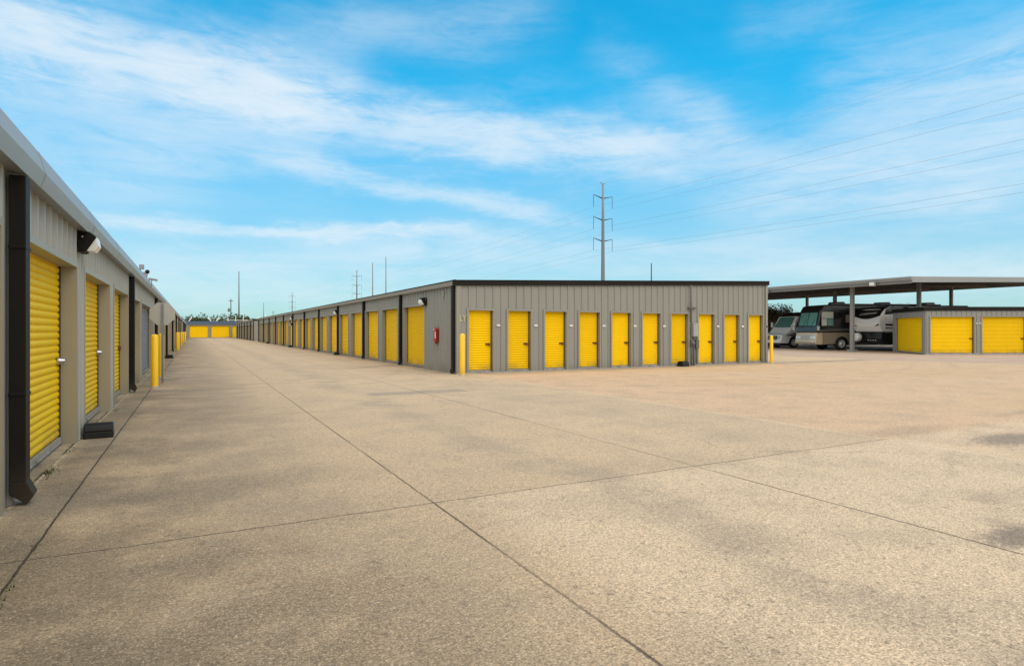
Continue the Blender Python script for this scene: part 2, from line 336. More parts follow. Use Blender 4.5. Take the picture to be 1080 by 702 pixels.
def make_gravel():
    m, t, b = mat('gravel', (.4, .3, .22), .95, 0, .2)
    P = t.node('ShaderNodeNewGeometry').outputs['Position']
    a = t.noise(P, .6, 5, .6); f = t.noise(P, 9, 5, .75); g = t.noise(P, 45, 3, .7)
    c = t.mix(t.ss(a, .35, .65), (.42, .29, .225), (.44, .35, .26))
    c = t.mix(t.ss(f, .45, .75, 0, .6), c, (.20, .14, .11)); c = t.mix(t.ss(g, .55, .7, 0, .5), c, (.55, .47, .40))
    t.put(b.inputs['Base Color'], c)
    bn = t.node('ShaderNodeBump'); bn.inputs['Strength'].default_value = 1; bn.inputs['Distance'].default_value = .03
    t.put(bn.inputs['Height'], f); t.l.new(bn.outputs[0], b.inputs['Normal'])
    return m
M['gravel'] = make_gravel()
def make_field():
    m, t, b = mat('field', (.1, .09, .05), .95, 0, .2)
    P = t.node('ShaderNodeNewGeometry').outputs['Position']
    c = t.mix(t.ss(t.noise(P, .05, 5, .6), .35, .65), (.13, .11, .06), (.06, .075, .03))
    c = t.mix(t.ss(t.noise(P, 2.5, 5, .7), .45, .7, 0, .5), c, (.19, .15, .09))
    t.put(b.inputs['Base Color'], c); return m
M['field'] = make_field()

# ------------------------------------------------------------------ mesh helpers
class MB:
    def __init__(s): s.v = []; s.f = []; s.mi = []; s.sm = []
    def face(s, pts, mi=0, sm=False):
        i = len(s.v); s.v += [tuple(p) for p in pts]; s.f.append(tuple(range(i, i+len(pts)))); s.mi.append(mi); s.sm.append(sm)
    def box(s, x0, x1, y0, y1, z0, z1, mi=0):
        i = len(s.v)
        s.v += [(x, y, z) for z in (z0, z1) for y in (y0, y1) for x in (x0, x1)]
        for f in ((0, 2, 3, 1), (4, 5, 7, 6), (0, 1, 5, 4), (2, 6, 7, 3), (0, 4, 6, 2), (1, 3, 7, 5)):
            s.f.append(tuple(i+k for k in f)); s.mi.append(mi); s.sm.append(False)
    def prism(s, prof, axis, a, b, mi=0, caps=True, closed=True):
        """profile of 2-D points extruded along an axis; x: prof=(y,z)  y: prof=(x,z)  z: prof=(x,y)"""
        def P(p, t): return {'x': (t, p[0], p[1]), 'y': (p[0], t, p[1]), 'z': (p[0], p[1], t)}[axis]
        i = len(s.v); n = len(prof)
        s.v += [P(p, a) for p in prof] + [P(p, b) for p in prof]
        for k in range(n if closed else n-1):
            q = (k+1) % n
            s.f.append((i+k, i+q, i+n+q, i+n+k)); s.mi.append(mi); s.sm.append(False)
        if caps and closed:
            s.f.append(tuple(i+k for k in range(n))[::-1]); s.mi.append(mi); s.sm.append(False)
            s.f.append(tuple(i+n+k for k in range(n))); s.mi.append(mi); s.sm.append(False)
    def tube(s, pts, r, n=8, mi=0, caps=True, sm=True):
        pts = [Vector(p) for p in pts]
        if not isinstance(r, (list, tuple)): r = [r]*len(pts)
        rings = []
        for k, p in enumerate(pts):
            d = (pts[min(k+1, len(pts)-1)] - pts[max(k-1, 0)]).normalized()
            u = d.cross(Vector((0, 0, 1)) if abs(d.z) < .9 else Vector((1, 0, 0))).normalized(); v_ = d.cross(u)
            i = len(s.v); rings.append(i)
            s.v += [tuple(p + (u*math.cos(2*PI*j/n) + v_*math.sin(2*PI*j/n))*r[k]) for j in range(n)]
        for a, b in zip(rings, rings[1:]):
            for j in range(n):
                q = (j+1) % n
                s.f.append((a+j, a+q, b+q, b+j)); s.mi.append(mi); s.sm.append(sm)
        if caps:
            s.f.append(tuple(rings[0]+j for j in range(n))[::-1]); s.mi.append(mi); s.sm.append(False)
            s.f.append(tuple(rings[-1]+j for j in range(n))); s.mi.append(mi); s.sm.append(False)
    def lathe(s, prof, n=20, c=(0, 0, 0), axis='z', mi=0, sm=True):
        rings = []
        for (r, h) in prof:
            rings.append(len(s.v))
            for j in range(n):
                a = 2*PI*j/n; p = (r*math.cos(a), r*math.sin(a), h)
                if axis == 'y': p = (p[0], p[2], p[1])
                if axis == 'x': p = (p[2], p[0], p[1])
                s.v.append((p[0]+c[0], p[1]+c[1], p[2]+c[2]))
        for a, b in zip(rings, rings[1:]):
            for j in range(n):
                q = (j+1) % n
                s.f.append((a+j, a+q, b+q, b+j)); s.mi.append(mi); s.sm.append(sm)
    def mesh(s, name, mats):
        me = bpy.data.meshes.new(name); me.from_pydata(s.v, [], s.f)
        for m in mats: me.materials.append(m)
        for p, mi, sm in zip(me.polygons, s.mi, s.sm): p.material_index = mi; p.use_smooth = sm
        me.update(); return me
    def build(s, name, mats, parent=None, loc=(0, 0, 0), rz=0., bevel=0.):
        if not isinstance(mats, (list, tuple)): mats = [mats]
        o = bpy.data.objects.new(name, s.mesh(name, mats)); col.objects.link(o)
        o.location = loc; o.rotation_euler = (0, 0, rz); o.parent = parent
        if bevel:
            b = o.modifiers.new('bevel', 'BEVEL'); b.width = bevel; b.segments = 2; b.limit_method = 'ANGLE'; b.angle_limit = R(40)
        return o
def tag(o, label=None, cat=None, group=None, kind=None):
    if label: o['label'] = label
    if cat: o['category'] = cat
    if group: o['group'] = group
    if kind: o['kind'] = kind
    return o
def thing(name, label, cat, loc=(0, 0, 0), rz=0., group=None):
    o = bpy.data.objects.new(name, None); col.objects.link(o); o.location = loc; o.rotation_euler = (0, 0, rz)
    o.empty_display_size = .2
    return tag(o, label, cat, group)
def copy_tree(o, parent=None):
    c = o.copy(); col.objects.link(c); c.parent = parent
    for ch in [k for k in bpy.data.objects if k.parent == o]: copy_tree(ch, c)
    return c
def dup(o, label, loc, rz=None):
    c = copy_tree(o); c.location = loc
    if rz is not None: c.rotation_euler = (0, 0, rz)
    c['label'] = label
    return c

# ------------------------------------------------------------------ ground
def sheet(name, x0, x1, y0, y1, z, m, pts=None):
    b = MB(); b.face([(p[0], p[1], z) for p in pts] if pts else [(x0, y0, z), (x1, y0, z), (x1, y1, z), (x0, y1, z)])
    o = b.build(name, m); tag(o, kind='structure'); return o
sheet('ground', -3500, 3500, -3500, 3500, -.03, M['field'])
sheet('gravel_lot', 22, 90, -60, 95, -.008, M['gravel'])
cp = [(-45, -50), (31, -50)]
yy = -50
while yy < 150:
    cp.append((31.5 - .0*yy + .5*math.sin(yy*1.3) + random.uniform(-.25, .25) - (1.5 if 14 < yy < 24 else 0), yy)); yy += 1.1
cp += [(31, 150), (-45, 150)]
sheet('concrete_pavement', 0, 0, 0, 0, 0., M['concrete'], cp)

# ------------------------------------------------------------------ storage building kit
RIB = .305
def ribbed_wall(L, z0, ztop, openings, phase=.08):
    """sheet in local frame: u along +x, outward -y"""
    bp = {0., L}
    ribs = []
    k = 0
    while phase + k*RIB < L:
        c_ = phase + k*RIB; ribs.append(c_)
        for d in (-.034, -.016, .016, .034):
            if 0 < c_+d < L: bp.add(c_+d)
        k += 1
    for (a, b_, z) in openings: bp.add(a); bp.add(b_)
    for i in range(len(ribs)-1): bp.add(min(L, ribs[i]+RIB/2))
    bp = sorted(bp)
    def off(u):
        d = abs(((u - phase + RIB/2) % RIB) - RIB/2)
        if d <= .0161: return -.034
        if d >= .034: return 0.
        return -.034*(.034-d)/(.018)
    m = MB()
    for a, b_ in zip(bp, bp[1:]):
        if b_-a < 1e-5: continue
        mid = (a+b_)/2; zb = z0
        for (oa, ob, oz) in openings:
            if oa < mid < ob: zb = oz
        m.face([(a, off(a), zb), (b_, off(b_), zb), (b_, off(b_), ztop(b_)), (a, off(a), ztop(a))])
    return m
CACHE = {}
def curtain_mesh(wd, ht, m):
    key = ('c', round(wd, 2), round(ht, 2), m.name)
    if key in CACHE: return CACHE[key]
    b = MB(); p = .082; n = 7; A = .02; z = .10; rows = [(-.0, z)]
    while z < ht+.02:
        for k in range(1, n+1): rows.append((-A*abs(math.sin(PI*k/n))**.8, z + p*k/n))
        z += p
    # corrugations joined vertically; vertices shared so bulges shade round
    i0 = len(b.v)
    for (y, zz_) in rows: b.v += [(-wd/2-.015, y, zz_), (wd/2+.015, y, zz_)]
    for k in range(len(rows)-1):
        b.f.append((i0+2*k, i0+2*k+1, i0+2*k+3, i0+2*k+2)); b.mi.append(0); b.sm.append(False)
    CACHE[key] = b.mesh('roller_door', [m]); return CACHE[key]
def frame_mesh(wd, ht, dep, m):   # sits just proud of the ribs
    key = ('f', round(wd, 2), round(ht, 2), m.name)
    if key in CACHE: return CACHE[key]
    b = MB(); h_ = wd/2
    # reveals (from behind curtain to just proud of wall), flashing on the face, dark guide tracks
    for s_ in (-1, 1):
        xi = s_*h_; xo = s_*(h_+.07)
        b.box(min(xi, xo), max(xi, xo), -dep-.040, .05, 0, ht+.07)
        xt = s_*(h_-.035)
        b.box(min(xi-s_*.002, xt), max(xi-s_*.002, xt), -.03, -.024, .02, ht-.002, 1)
    b.box(-h_, h_, -dep-.040, .05, ht, ht+.07)
    CACHE[key] = b.mesh('door_frame', [m, M['track']]); return CACHE[key]
def latch_mesh(kind):
    if ('l', kind) in CACHE: return CACHE[('l', kind)]
    b = MB()
    if kind == 'silver':
        b.box(-.09, .05, -.035, -.022, -.045, .045); b.lathe([(.0, -.095), (.022, -.095), (.026, -.08), (.026, -.05), (.034, -.045), (.034, -.035)], 14, (-.01, 0, 0), 'y', 0)
        b.tube([(.01, -.06, -.0), (.05, -.06, -.01), (.05, -.06, -.05), (.01, -.06, -.05)], .006, 6)
        me = b.mesh('latch', [M['chrome']])
    else:
        b.box(-.13, .04, -.038, -.02, -.03, .03); b.box(-.02, .03, -.065, -.038, -.055, .035); b.lathe([(0, -.07), (.025, -.07), (.03, -.06), (.03, -.038)], 12, (-.07, 0, 0), 'y')
        me = b.mesh('latch', [M['rust']])
    CACHE[('l', kind)] = me; return me
def bar_mesh(wd):
    key = ('b', round(wd, 2))
    if key in CACHE: return CACHE[key]
    b = MB(); b.box(-wd/2+.005, wd/2-.005, -.042, -.004, .02, .098); b.box(-wd/2+.005, wd/2-.005, -.05, -.042, .03, .045)
    b.box(-.09, .09, -.075, -.05, .05, .062)
    CACHE[key] = b.mesh('bottom_bar', [M['bar']]); return CACHE[key]
def add_door(bld, ox, oy, rz, u0, u1, ht, dep=.16, mat_=None, fm=None, latch='rust', side=1, lz=.98):
    """door in opening u0..u1 of a wall starting at (ox,oy) with direction rz"""
    wd = u1-u0; c_, s_ = math.cos(rz), math.sin(rz); um = (u0+u1)/2
    x = ox + um*c_ - dep*s_; y = oy + um*s_ + dep*c_
    d = bpy.data.objects.new('roller_door', curtain_mesh(wd, ht, mat_ or M['yellow'])); col.objects.link(d); d.parent = bld
    d.location = (x, y, 0); d.rotation_euler = (0, 0, rz)
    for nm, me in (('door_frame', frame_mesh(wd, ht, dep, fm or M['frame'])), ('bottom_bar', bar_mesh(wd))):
        o = bpy.data.objects.new(nm, me); col.objects.link(o); o.parent = d
    if latch:
        o = bpy.data.objects.new('latch', latch_mesh(latch)); col.objects.link(o); o.parent = d
        o.location = (side*(wd/2-.10), 0, lz)
    return d
def add_wall(bld, ox, oy, rz, L, ztop, openings, m, z0=.0, phase=.08):
    f = ztop if callable(ztop) else (lambda u: ztop)
    return ribbed_wall(L, z0, f, openings, phase).build('wall', m, bld, (ox, oy, 0), rz)
def spout(bld, x, y, top, sgn, w_=.15, dep=.11):
    """rectangular downspout on a wall whose outward is sgn*x ; kicks out at the foot"""
    b = MB()
    xa = x + sgn*.027; xb = x + sgn*(.027+dep)
    b.box(min(xa, xb), max(xa, xb), y, y+w_, .20, top)
    # kick-out elbow
    e = [(xa, .20), (xb, .20), (xb + sgn*.05, .09), (xb + sgn*.005, .012), (xa, .10)]
    b.prism(e, 'y', y, y+w_)
    for zb in (.9, 2.1): b.box(min(xa, xb)-.004, max(xa, xb)+.004, y-.012, y+w_+.012, zb, zb+.03)
    return b.build('downspout', M['bronze'], bld, bevel=.006)

# --- left building -------------------------------------------------
def left_building(bld_name, label, y0, y1, bays, wide_grey=None):
    W = -1.35
    b = thing(bld_name, label, 'storage building', (0, 0, 0), group=None)
    b.location = (W, y0, 0)
    L = y1-y0
    ops = []
    for s0 in bays:
        lst = [(.35, 3.08), (3.76, 6.50), (7.20, 9.95)]
        if wide_grey is not None and abs(s0-wide_grey) < .1: lst = [(.35, 3.08), (3.75, 9.6)]
        for (a, c_) in lst:
            if s0+a > y0+.2 and s0+c_ < y1-.2: ops.append((s0+a-y0, s0+c_-y0, c_-a > 5))
    HT = 2.24
    # wall runs along +Y facing +X: local rz = 90deg, u=0 at y0
    add_wall(b, 0, 0, R(90), L, 2.74, [(a, c_, HT) for a, c_, g in ops], M['wall_pale'])
    for k, (a, c_, g) in enumerate(ops):
        if g: add_door(b, 0, 0, R(90), a, c_, HT, .16, M['greydoor'], M['frame_pale'], None)
        else: add_door(b, 0, 0, R(90), a, c_, HT, .16, None, M['frame_pale'], 'silver' if k < 8 and y0 < 20 else 'rust', 1, 1.06)
    add_wall(b, -9.0, 0, 0, 9.0, lambda u: 2.74+.035*(9-u), [], M['wall_pale'])
    add_wall(b, 0, L, R(180), 9.0, lambda u: 2.74+.035*u, [], M['wall_pale'])
    add_wall(b, -9.0, L, R(-90), L, 3.04, [], M['wall_pale'])
    r = MB(); r.prism([(.0, 2.95), (-9.1, 3.25), (-9.1, 3.06), (.0, 2.76)], 'y', -.08, L+.08); r.build('roof', M['roof'], b)
    g_ = MB()
    g_.prism([(.002, 2.75), (.002, 2.735), (.14, 2.717), (.178, 2.842), (.172, 2.856), (.122, 3.033), (.108, 3.033), (.150, 2.86), (.12, 2.75)], 'y', -.1, L+.1)
    k = -.1
    while k < L:                       # lap seams of the gutter
        g_.prism([(.142, 2.713), (.182, 2.842), (.176, 2.857), (.124, 3.037), (.120, 3.03), (.172, 2.855), (.176, 2.842), (.139, 2.718)], 'y', k, k+.05); k += 3.05
    g_.build('gutter', M['gutter'], b)
    for s0 in bays:
        if y0 < s0 < y1: spout(b, 0, s0-y0-.08, 2.70, 1)
    f = MB(); f.box(-9, .02, 0, L, 0, .0 + .004) ; f.build('foundation', M['galv'], b) if False else None
    return b
LB = left_building('storage_building', 'pale grey metal storage row along the left edge with a big grey gutter', -14.5, 88.9, [-14.3, -4.0, 6.3, 16.6, 26.9, 37.2, 47.5, 57.8, 68.1, 78.4], 16.6)
LB2 = left_building('storage_building', 'far continuation of the left storage row, just before the yellow end building', 93.5, 132.5, [93.8, 104.1, 114.4, 124.7])

# --- centre building ------------------------------------------------
def lane_building(label, x0, y0, y1, width, n_front, first_solid=True):
    b = thing('storage_building', label, 'storage building', (x0, y0, 0))
    L = y1-y0; HT = 2.40
    ztop = lambda u: 3.0 + .0362*u
    # lane face (-X): rz=-90, u runs from far end to near end
    ops = []
    k = 0; s0 = 3.05 if first_solid else .1
    while s0 + 3.1*k + 3.1 < L:
        a = s0 + 3.1*k
        ops.append((a+(.08 if k == 0 else .37), a+(2.62 if k == 0 else 2.74))); k += 1
    opu = [(L-c_, L-a) for a, c_ in ops]
    add_wall(b, 0, L, R(-90), L, 3.0, [(a, c_, HT) for a, c_ in opu], M['wall'])
    for a, c_ in opu: add_door(b, 0, L, R(-90), a, c_, HT, .16, latch='rust', side=1)
    # front face (-Y)
    fops = []
    if n_front:
        for i in range(n_front): fops.append((.41 + 1.492*i, .41 + 1.492*i + .91))
    add_wall(b, 0, 0, 0, width, ztop, [(a, c_, 2.13) for a, c_ in fops], M['wall'], phase=.12)
    for a, c_ in fops:
        add_door(b, 0, 0, 0, a, c_, 2.13, .13, latch='rust', side=1, lz=.98)
        p = MB(); p.box(-.07, .07, -.042, -.035, -.035, .035); p.build('number_plate', M['white'], b, (c_+.20, 0, 1.63))
    add_wall(b, width, 0, R(90), L, ztop(width), [], M['wall'])
    add_wall(b, width, L, R(180), width, lambda u: ztop(width-u), [], M['wall'])
    # corner flashings
    fl = MB(); fl.prism([(-.042, -.042), (.10, -.042), (.10, -.036), (-.036, -.036), (-.036, .10), (-.042, .10)], 'z', 0, 2.95); fl.build('corner_trim', M['frame'], b)
    fl = MB(); fl.prism([(width+.042, -.042), (width-.10, -.042), (width-.10, -.036), (width+.036, -.036), (width+.036, .10), (width+.042, .10)], 'z', 0, ztop(width)-.03); fl.build('corner_trim', M['frame'], b)
    r = MB(); r.prism([(-.05, 3.09), (width+.08, 3.09+.0362*(width+.1)), (width+.08, 2.96+.0362*(width+.1)), (-.05, 2.96)], 'y', -.02, L+.05); r.build('roof', M['roof'], b)
    t_ = MB(); t_.prism([(-.10, 3.125), (width+.11, 3.125+.0362*(width+.1)), (width+.11, 2.935+.0362*(width+.1)), (-.185, 2.935), (-.185, 3.125)], 'y', -.075, -.036)
    t_.prism([(-.10, 3.125), (width+.11, 3.125+.0362*(width+.1)), (width+.11, 3.105+.0362*(width+.1)), (-.19, 3.105), (-.19, 3.125)], 'y', -.095, -.0755)
    t_.build('rake_trim', M['bronze'], b)
    g_ = MB(); g_.prism([(-.052, 2.93), (-.14, 2.95), (-.17, 3.08), (-.15, 3.10), (-.052, 3.10)], 'y', -.035, L+.05, 0)
    g_.prism([(-.145, 3.102), (-.178, 3.085), (-.178, 3.118), (-.10, 3.14), (-.055, 3.14), (-.055, 3.102)], 'y', -.035, L+.05, 1)
    g_.build('gutter', [M['gutter'], M['bronze']], b)
    s_ = 5.88
    spout(b, 0, .06, 2.96, -1)
    while s_ < L: spout(b, 0, s_, 2.96, -1); s_ += 6.2
    sl_ = MB(); sl_.box(.0, width, -.055, -.0435, -.0, .035); sl_.build('foundation', M['signback'], b)
    return b
BB = lane_building('long grey storage building with ten narrow yellow doors across its front', 7.76, 18.57, 88.2, 15.0, 10)
B2 = lane_building('distant grey storage row beyond the far end of the long central building', 7.76, 94.0, 136.0, 15.0, 0, False)

# --- end building ----------------------------------------------------
eb = thing('storage_building', 'low storage building closing the far end of the lane with wide yellow doors', 'storage building', (-9.2, 139.0, 0))
EL_ = 26.0; eo = []
xs = -.75 + 9.2 - 3.95*2
while xs + 3.5 < EL_: eo.append((xs, xs+3.45)); xs += 3.95
add_wall(eb, 0, 0, 0, EL_, 2.75, [(a, c_, 2.5) for a, c_ in eo], M['wall'])
for a, c_ in eo: add_door(eb, 0, 0, 0, a, c_, 2.5, .16, latch=None)
add_wall(eb, EL_, 0, R(90), 9, 2.75, [], M['wall']); add_wall(eb, 0, 9, R(-90), 9, 2.75, [], M['wall']); add_wall(eb, EL_, 9, R(180), EL_, 2.75, [], M['wall'])
m_ = MB(); m_.prism([(-.2, 2.95), (4.5, 3.5), (9.2, 2.95), (9.2, 2.87), (4.5, 3.42), (-.2, 2.87)], 'x', -.1, EL_+.1); m_.build('roof', M['roofdark'], eb)
m_ = MB(); m_.box(-.1, EL_+.1, -.16, -.03, 2.74, 2.86); m_.build('gutter', M['gutter'], eb)

# --- right building ---------------------------------------------------
FWD = Vector((math.sin(YAW), math.cos(YAW), 0)); RGT = Vector((math.cos(YAW), -math.sin(YAW), 0))
def cw(lat, dep, z=0): v = RGT*lat + FWD*dep; return Vector((v.x, v.y, z))
c0 = cw(25.06, 36.5)
rb_rz = -YAW
db = thing('storage_building', 'low storage building at the right edge with wide yellow doors and a dark roof edge', 'storage building', c0, rb_rz)
DL = 16.0; do = [(.30+3.13*i, .30+3.13*i+2.65) for i in range(4)]
add_wall(db, 0, 0, 0, DL, 2.66, [(a, c_, 2.29) for a, c_ in do], M['wall'], z0=0)
for a, c_ in do: add_door(db, 0, 0, 0, a, c_, 2.29, .12, latch='rust', side=1)
for a, c_ in do:
    for s_ in (.15, .34):
        p = MB(); p.box(-.06, .06, -.042, -.035, -.03, .03); p.build('number_plate', M['white'], db, (c_+s_, 0, 1.9))
lv = Vector((1.2, 5.0, 0)); LL = lv.length; ang = math.atan2(5.0, 1.2)
# left face: starts at far end (1.34,5.6) and runs back to origin, outward to the left
add_wall(db, 1.2, 5.0, ang+PI, LL, 2.66, [(LL-4.6, LL-.42, 2.29)], M['wall'])
add_door(db, 1.2, 5.0, ang+PI, LL-4.6, LL-.42, 2.29, .12, latch='rust', side=1)
add_wall(db, DL, 5.0, R(180), DL-1.2, 2.66, [], M['wall']); add_wall(db, DL, 0, R(90), 5.0, 2.66, [], M['wall'])
m_ = MB(); m_.prism([(-.10, -.06), (DL+.1, -.06), (DL+.1, 5.1), (1.16, 5.1)], 'z', 2.665, 2.90); m_.build('roof', M['bronze'], db)
m_ = MB(); m_.prism([(-.04, -.04), (DL, -.04), (DL, -.036), (-.032, -.036)], 'z', 0, .08); m_.build('foundation', M['galv'], db)

# ------------------------------------------------------------------ canopy
CX0, CX1, CY0, CY1 = 39.6, 60.0, 21.5, 62.0
zt = lambda x: 4.83 + .0385*(x-CX0)
cn = thing('carport', 'large open metal carport over the parked motorhomes, on square steel posts', 'carport', (CX0, CY0, 0))
W_ = CX1-CX0; D_ = CY1-CY0
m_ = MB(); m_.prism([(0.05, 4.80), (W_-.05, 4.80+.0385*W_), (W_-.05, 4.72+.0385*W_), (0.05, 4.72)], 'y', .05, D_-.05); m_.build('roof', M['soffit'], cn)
m_ = MB()
m_.prism([(-.0, 4.83), (W_, 4.83+.0385*W_), (W_, 4.47+.0385*W_), (0, 4.47)], 'y', 0, .04)
m_.prism([(-.0, 4.83), (W_, 4.83+.0385*W_), (W_, 4.47+.0385*W_), (0, 4.47)], 'y', D_-.04, D_)
m_.build('rake_fascia', M['gutter'], cn)
m_ = MB(); m_.box(-.02, .03, .0405, D_-.0405, 4.42, 4.83); m_.box(-.14, -.021, -.0, D_, 4.60, 4.80); m_.box(-.16, -.141, 0, D_, 4.70, 4.83); m_.build('eave_fascia', M['trim'], cn)
m_ = MB(); m_.box(W_-.03, W_+.02, .0405, D_-.0405, 4.30+.0385*W_, 4.83+.0385*W_); m_.build('eave_fascia', M['trim'], cn)
k = .9
while k < W_:
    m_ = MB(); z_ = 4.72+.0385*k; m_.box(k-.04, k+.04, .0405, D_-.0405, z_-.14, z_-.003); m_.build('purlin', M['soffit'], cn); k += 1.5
py = .5
while py < D_:
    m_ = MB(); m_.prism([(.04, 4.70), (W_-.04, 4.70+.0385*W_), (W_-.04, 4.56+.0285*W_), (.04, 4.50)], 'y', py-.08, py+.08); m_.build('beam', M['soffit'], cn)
    py += 4.45
for (wx, wy) in ((40.9, 26.2), (45.4, 24.2), (47.1, 31.66), (57.8, 28.2), (40.9, 40.), (47.1, 42.), (57.8, 42.), (40.9, 52.), (47.1, 54.), (57.8, 54.)):
    xx_ = wx-CX0; pz = wy-CY0; zt_ = 4.72+.0385*xx_
    m_ = MB(); m_.box(xx_-.11, xx_+.11, pz-.11, pz+.11, .14, zt_)
    m_.box(xx_-.24, xx_+.24, pz-.24, pz+.24, 0.0, .14); m_.build('post', M['trim'], cn)

# ------------------------------------------------------------------ lights on walls
def wall_light(label, loc, rz, sc=1., dark=True, group='wall lights'):
    t = thing('wall_light', label, 'wall light', loc, rz, group)
    b = MB(); prof = [(0, 0), (0, .30), (-.13, .30), (-.21, .24), (-.08, 0)]
    prof = [(-.026+y*sc, z*sc) for y, z in prof]
    b.prism(prof, 'x', -.17*sc, .17*sc); b.build('housing', M['bronze'] if dark else M['elec'], t, bevel=.008)
    n = MB()
    n.prism([(-.026-.10*sc, .02*sc), (-.026-.222*sc, .225*sc), (-.026-.245*sc, .10*sc), (-.026-.19*sc, .015*sc)], 'x', -.15*sc, .15*sc)
    n.build('lens', M['lens'], t, bevel=.006)
    for s_ in (-1, 1):
        q = MB(); q.lathe([(0, 0), (.012, 0), (.012, .006)], 10, (s_*.171*sc, -.026-.05*sc, .22*sc), 'x'); q.build('screw', M['chrome'], t)
    return t
wall_light('dark wall light under the left gutter, between the two nearest yellow doors', (-1.35, 9.68, 2.46), R(90), .9)
wall_light('small wall light beside the nearest yellow door on the lane side of the central building', (7.76, 21.62, 2.40), R(-90), .95)
wall_light('wall light on the sixth pier down the lane side of the central building', (7.76, 37.2, 2.42), R(-90), .95)
wall_light('farthest wall light on the lane side of the central building', (7.76, 55.8, 2.42), R(-90), .95)
wall_light('lower small wall light far down the central building near its end', (7.76, 56.4, 1.9), R(-90), .8)
wall_light('pale flood light under the carport edge beside the corner of the central building', (CX0-.17, CY0+10.6, 4.36), R(-90), 1., False)
wall_light('pale flood light under the carport edge above the travel trailer', (CX0-.17, CY0+2.3, 4.36), R(-90), 1., False)

# ------------------------------------------------------------------ bollards
def bollard(label, x, y, h=1.35, r=.085):
    t = thing('bollard', label, 'bollard', (x, y, 0), random.uniform(0, 6), 'yellow bollards')
    b = MB(); b.lathe([(0, h), (r*.45, h-.004), (r*.8, h-.02), (r, h-.055), (r, 0)], 24); b.build('sleeve', M['bollard'], t)
    c_ = MB(); c_.lathe([(r, .035), (r+.03, .02), (r+.05, .002)], 24); c_.build('footing', M['signback'], t)
    return t
bollard('yellow bollard standing nearest on the left, right before the octagonal sign', -.87, 17.75)
bollard('yellow bollard just behind the octagonal sign post on the left', -.885, 21.4)
bollard('yellow bollard at the front left corner of the central building', 7.60, 17.75)
bollard('yellow bollard at the far right corner of the central building', 22.76, 18.3, 1.24, .07)
bollard('first of the distant yellow bollards beyond the sign on the left', -1.0, 48.0)
bollard('second of the distant yellow bollards beyond the sign on the left', -.98, 51.5)
bollard('third of the distant yellow bollards, midway along the left building', -1.0, 64.5)
bollard('fourth of the distant yellow bollards along the left building', -1.0, 77.0)
bollard('farthest yellow bollard on the left, at the end of the near left building', -.95, 91.0)

# ------------------------------------------------------------------ octagonal sign seen from behind
t = thing('traffic_sign', 'octagonal sign seen from its bare metal back, on a thin post by the left bollards', 'sign', (-.755, 19.1, 0), R(6))
b = MB(); b.box(-.03, .03, -.004, .004, 0, 2.18); b.box(-.03, -.024, -.022, -.004, 0, 2.18); b.box(.024, .03, -.022, -.004, 0, 2.18); b.build('post', M['pole'], t)
b = MB(); r_ = .305/math.cos(PI/8)
b.prism([(r_*math.cos(PI/8+k*PI/4), 1.90+r_*math.sin(PI/8+k*PI/4)) for k in range(8)], 'y', .0055, .009); b.build('panel', M['signback'], t)
b = MB(); b.prism([(r_*.97*math.cos(PI/8+k*PI/4), 1.90+r_*.97*math.sin(PI/8+k*PI/4)) for k in range(8)], 'y', .0095, .011); b.build('face', M['red'], t)
for zz_ in (1.72, 2.08):
    b = MB(); b.lathe([(0, -.012), (.008, -.012), (.008, -.004)], 8, (0, 0, zz_), 'y'); b.build('bolt', M['chrome'], t)

# ------------------------------------------------------------------ bait boxes
def bait(label, x, y, rz, s=1.):
    t = thing('bait_box', label, 'bait box', (x, y, 0), rz, 'black bait boxes')
    b = MB(); b.prism([(-.15*s, 0), (.15*s, 0), (.145*s, .085*s), (-.145*s, .085*s)], 'x', -.17*s, .17*s); b.build('base', M['black'], t, bevel=.010)
    b = MB(); b.prism([(-.15*s, .0865*s), (.15*s, .0865*s), (.13*s, .155*s), (.06*s, .19*s), (-.05*s, .195*s), (-.13*s, .165*s)], 'x', -.165*s, .165*s); b.build('lid', M['black'], t, bevel=.018)
    return t
bait('black bait box on the ground against the pier between the two nearest yellow doors', -1.13, 9.82, R(4), 1.0)
bait('black bait box on the ground by a distant pier behind the octagonal sign', -1.12, 36.3, R(-8), 1.)
bait('black bait box against the front wall of the central building, left of the electrical box', 17.55, 18.33, R(3), 1.1)
bait('black bait box at the foot of a downspout on the lane side, fourth door pair', 7.56, 36.7, R(85), 1.)
bait('black bait box at the foot of the lane side wall about halfway along', 7.56, 56.2, R(95), 1.)
bait('farthest black bait box along the lane side wall', 7.56, 74.5, R(85), 1.)

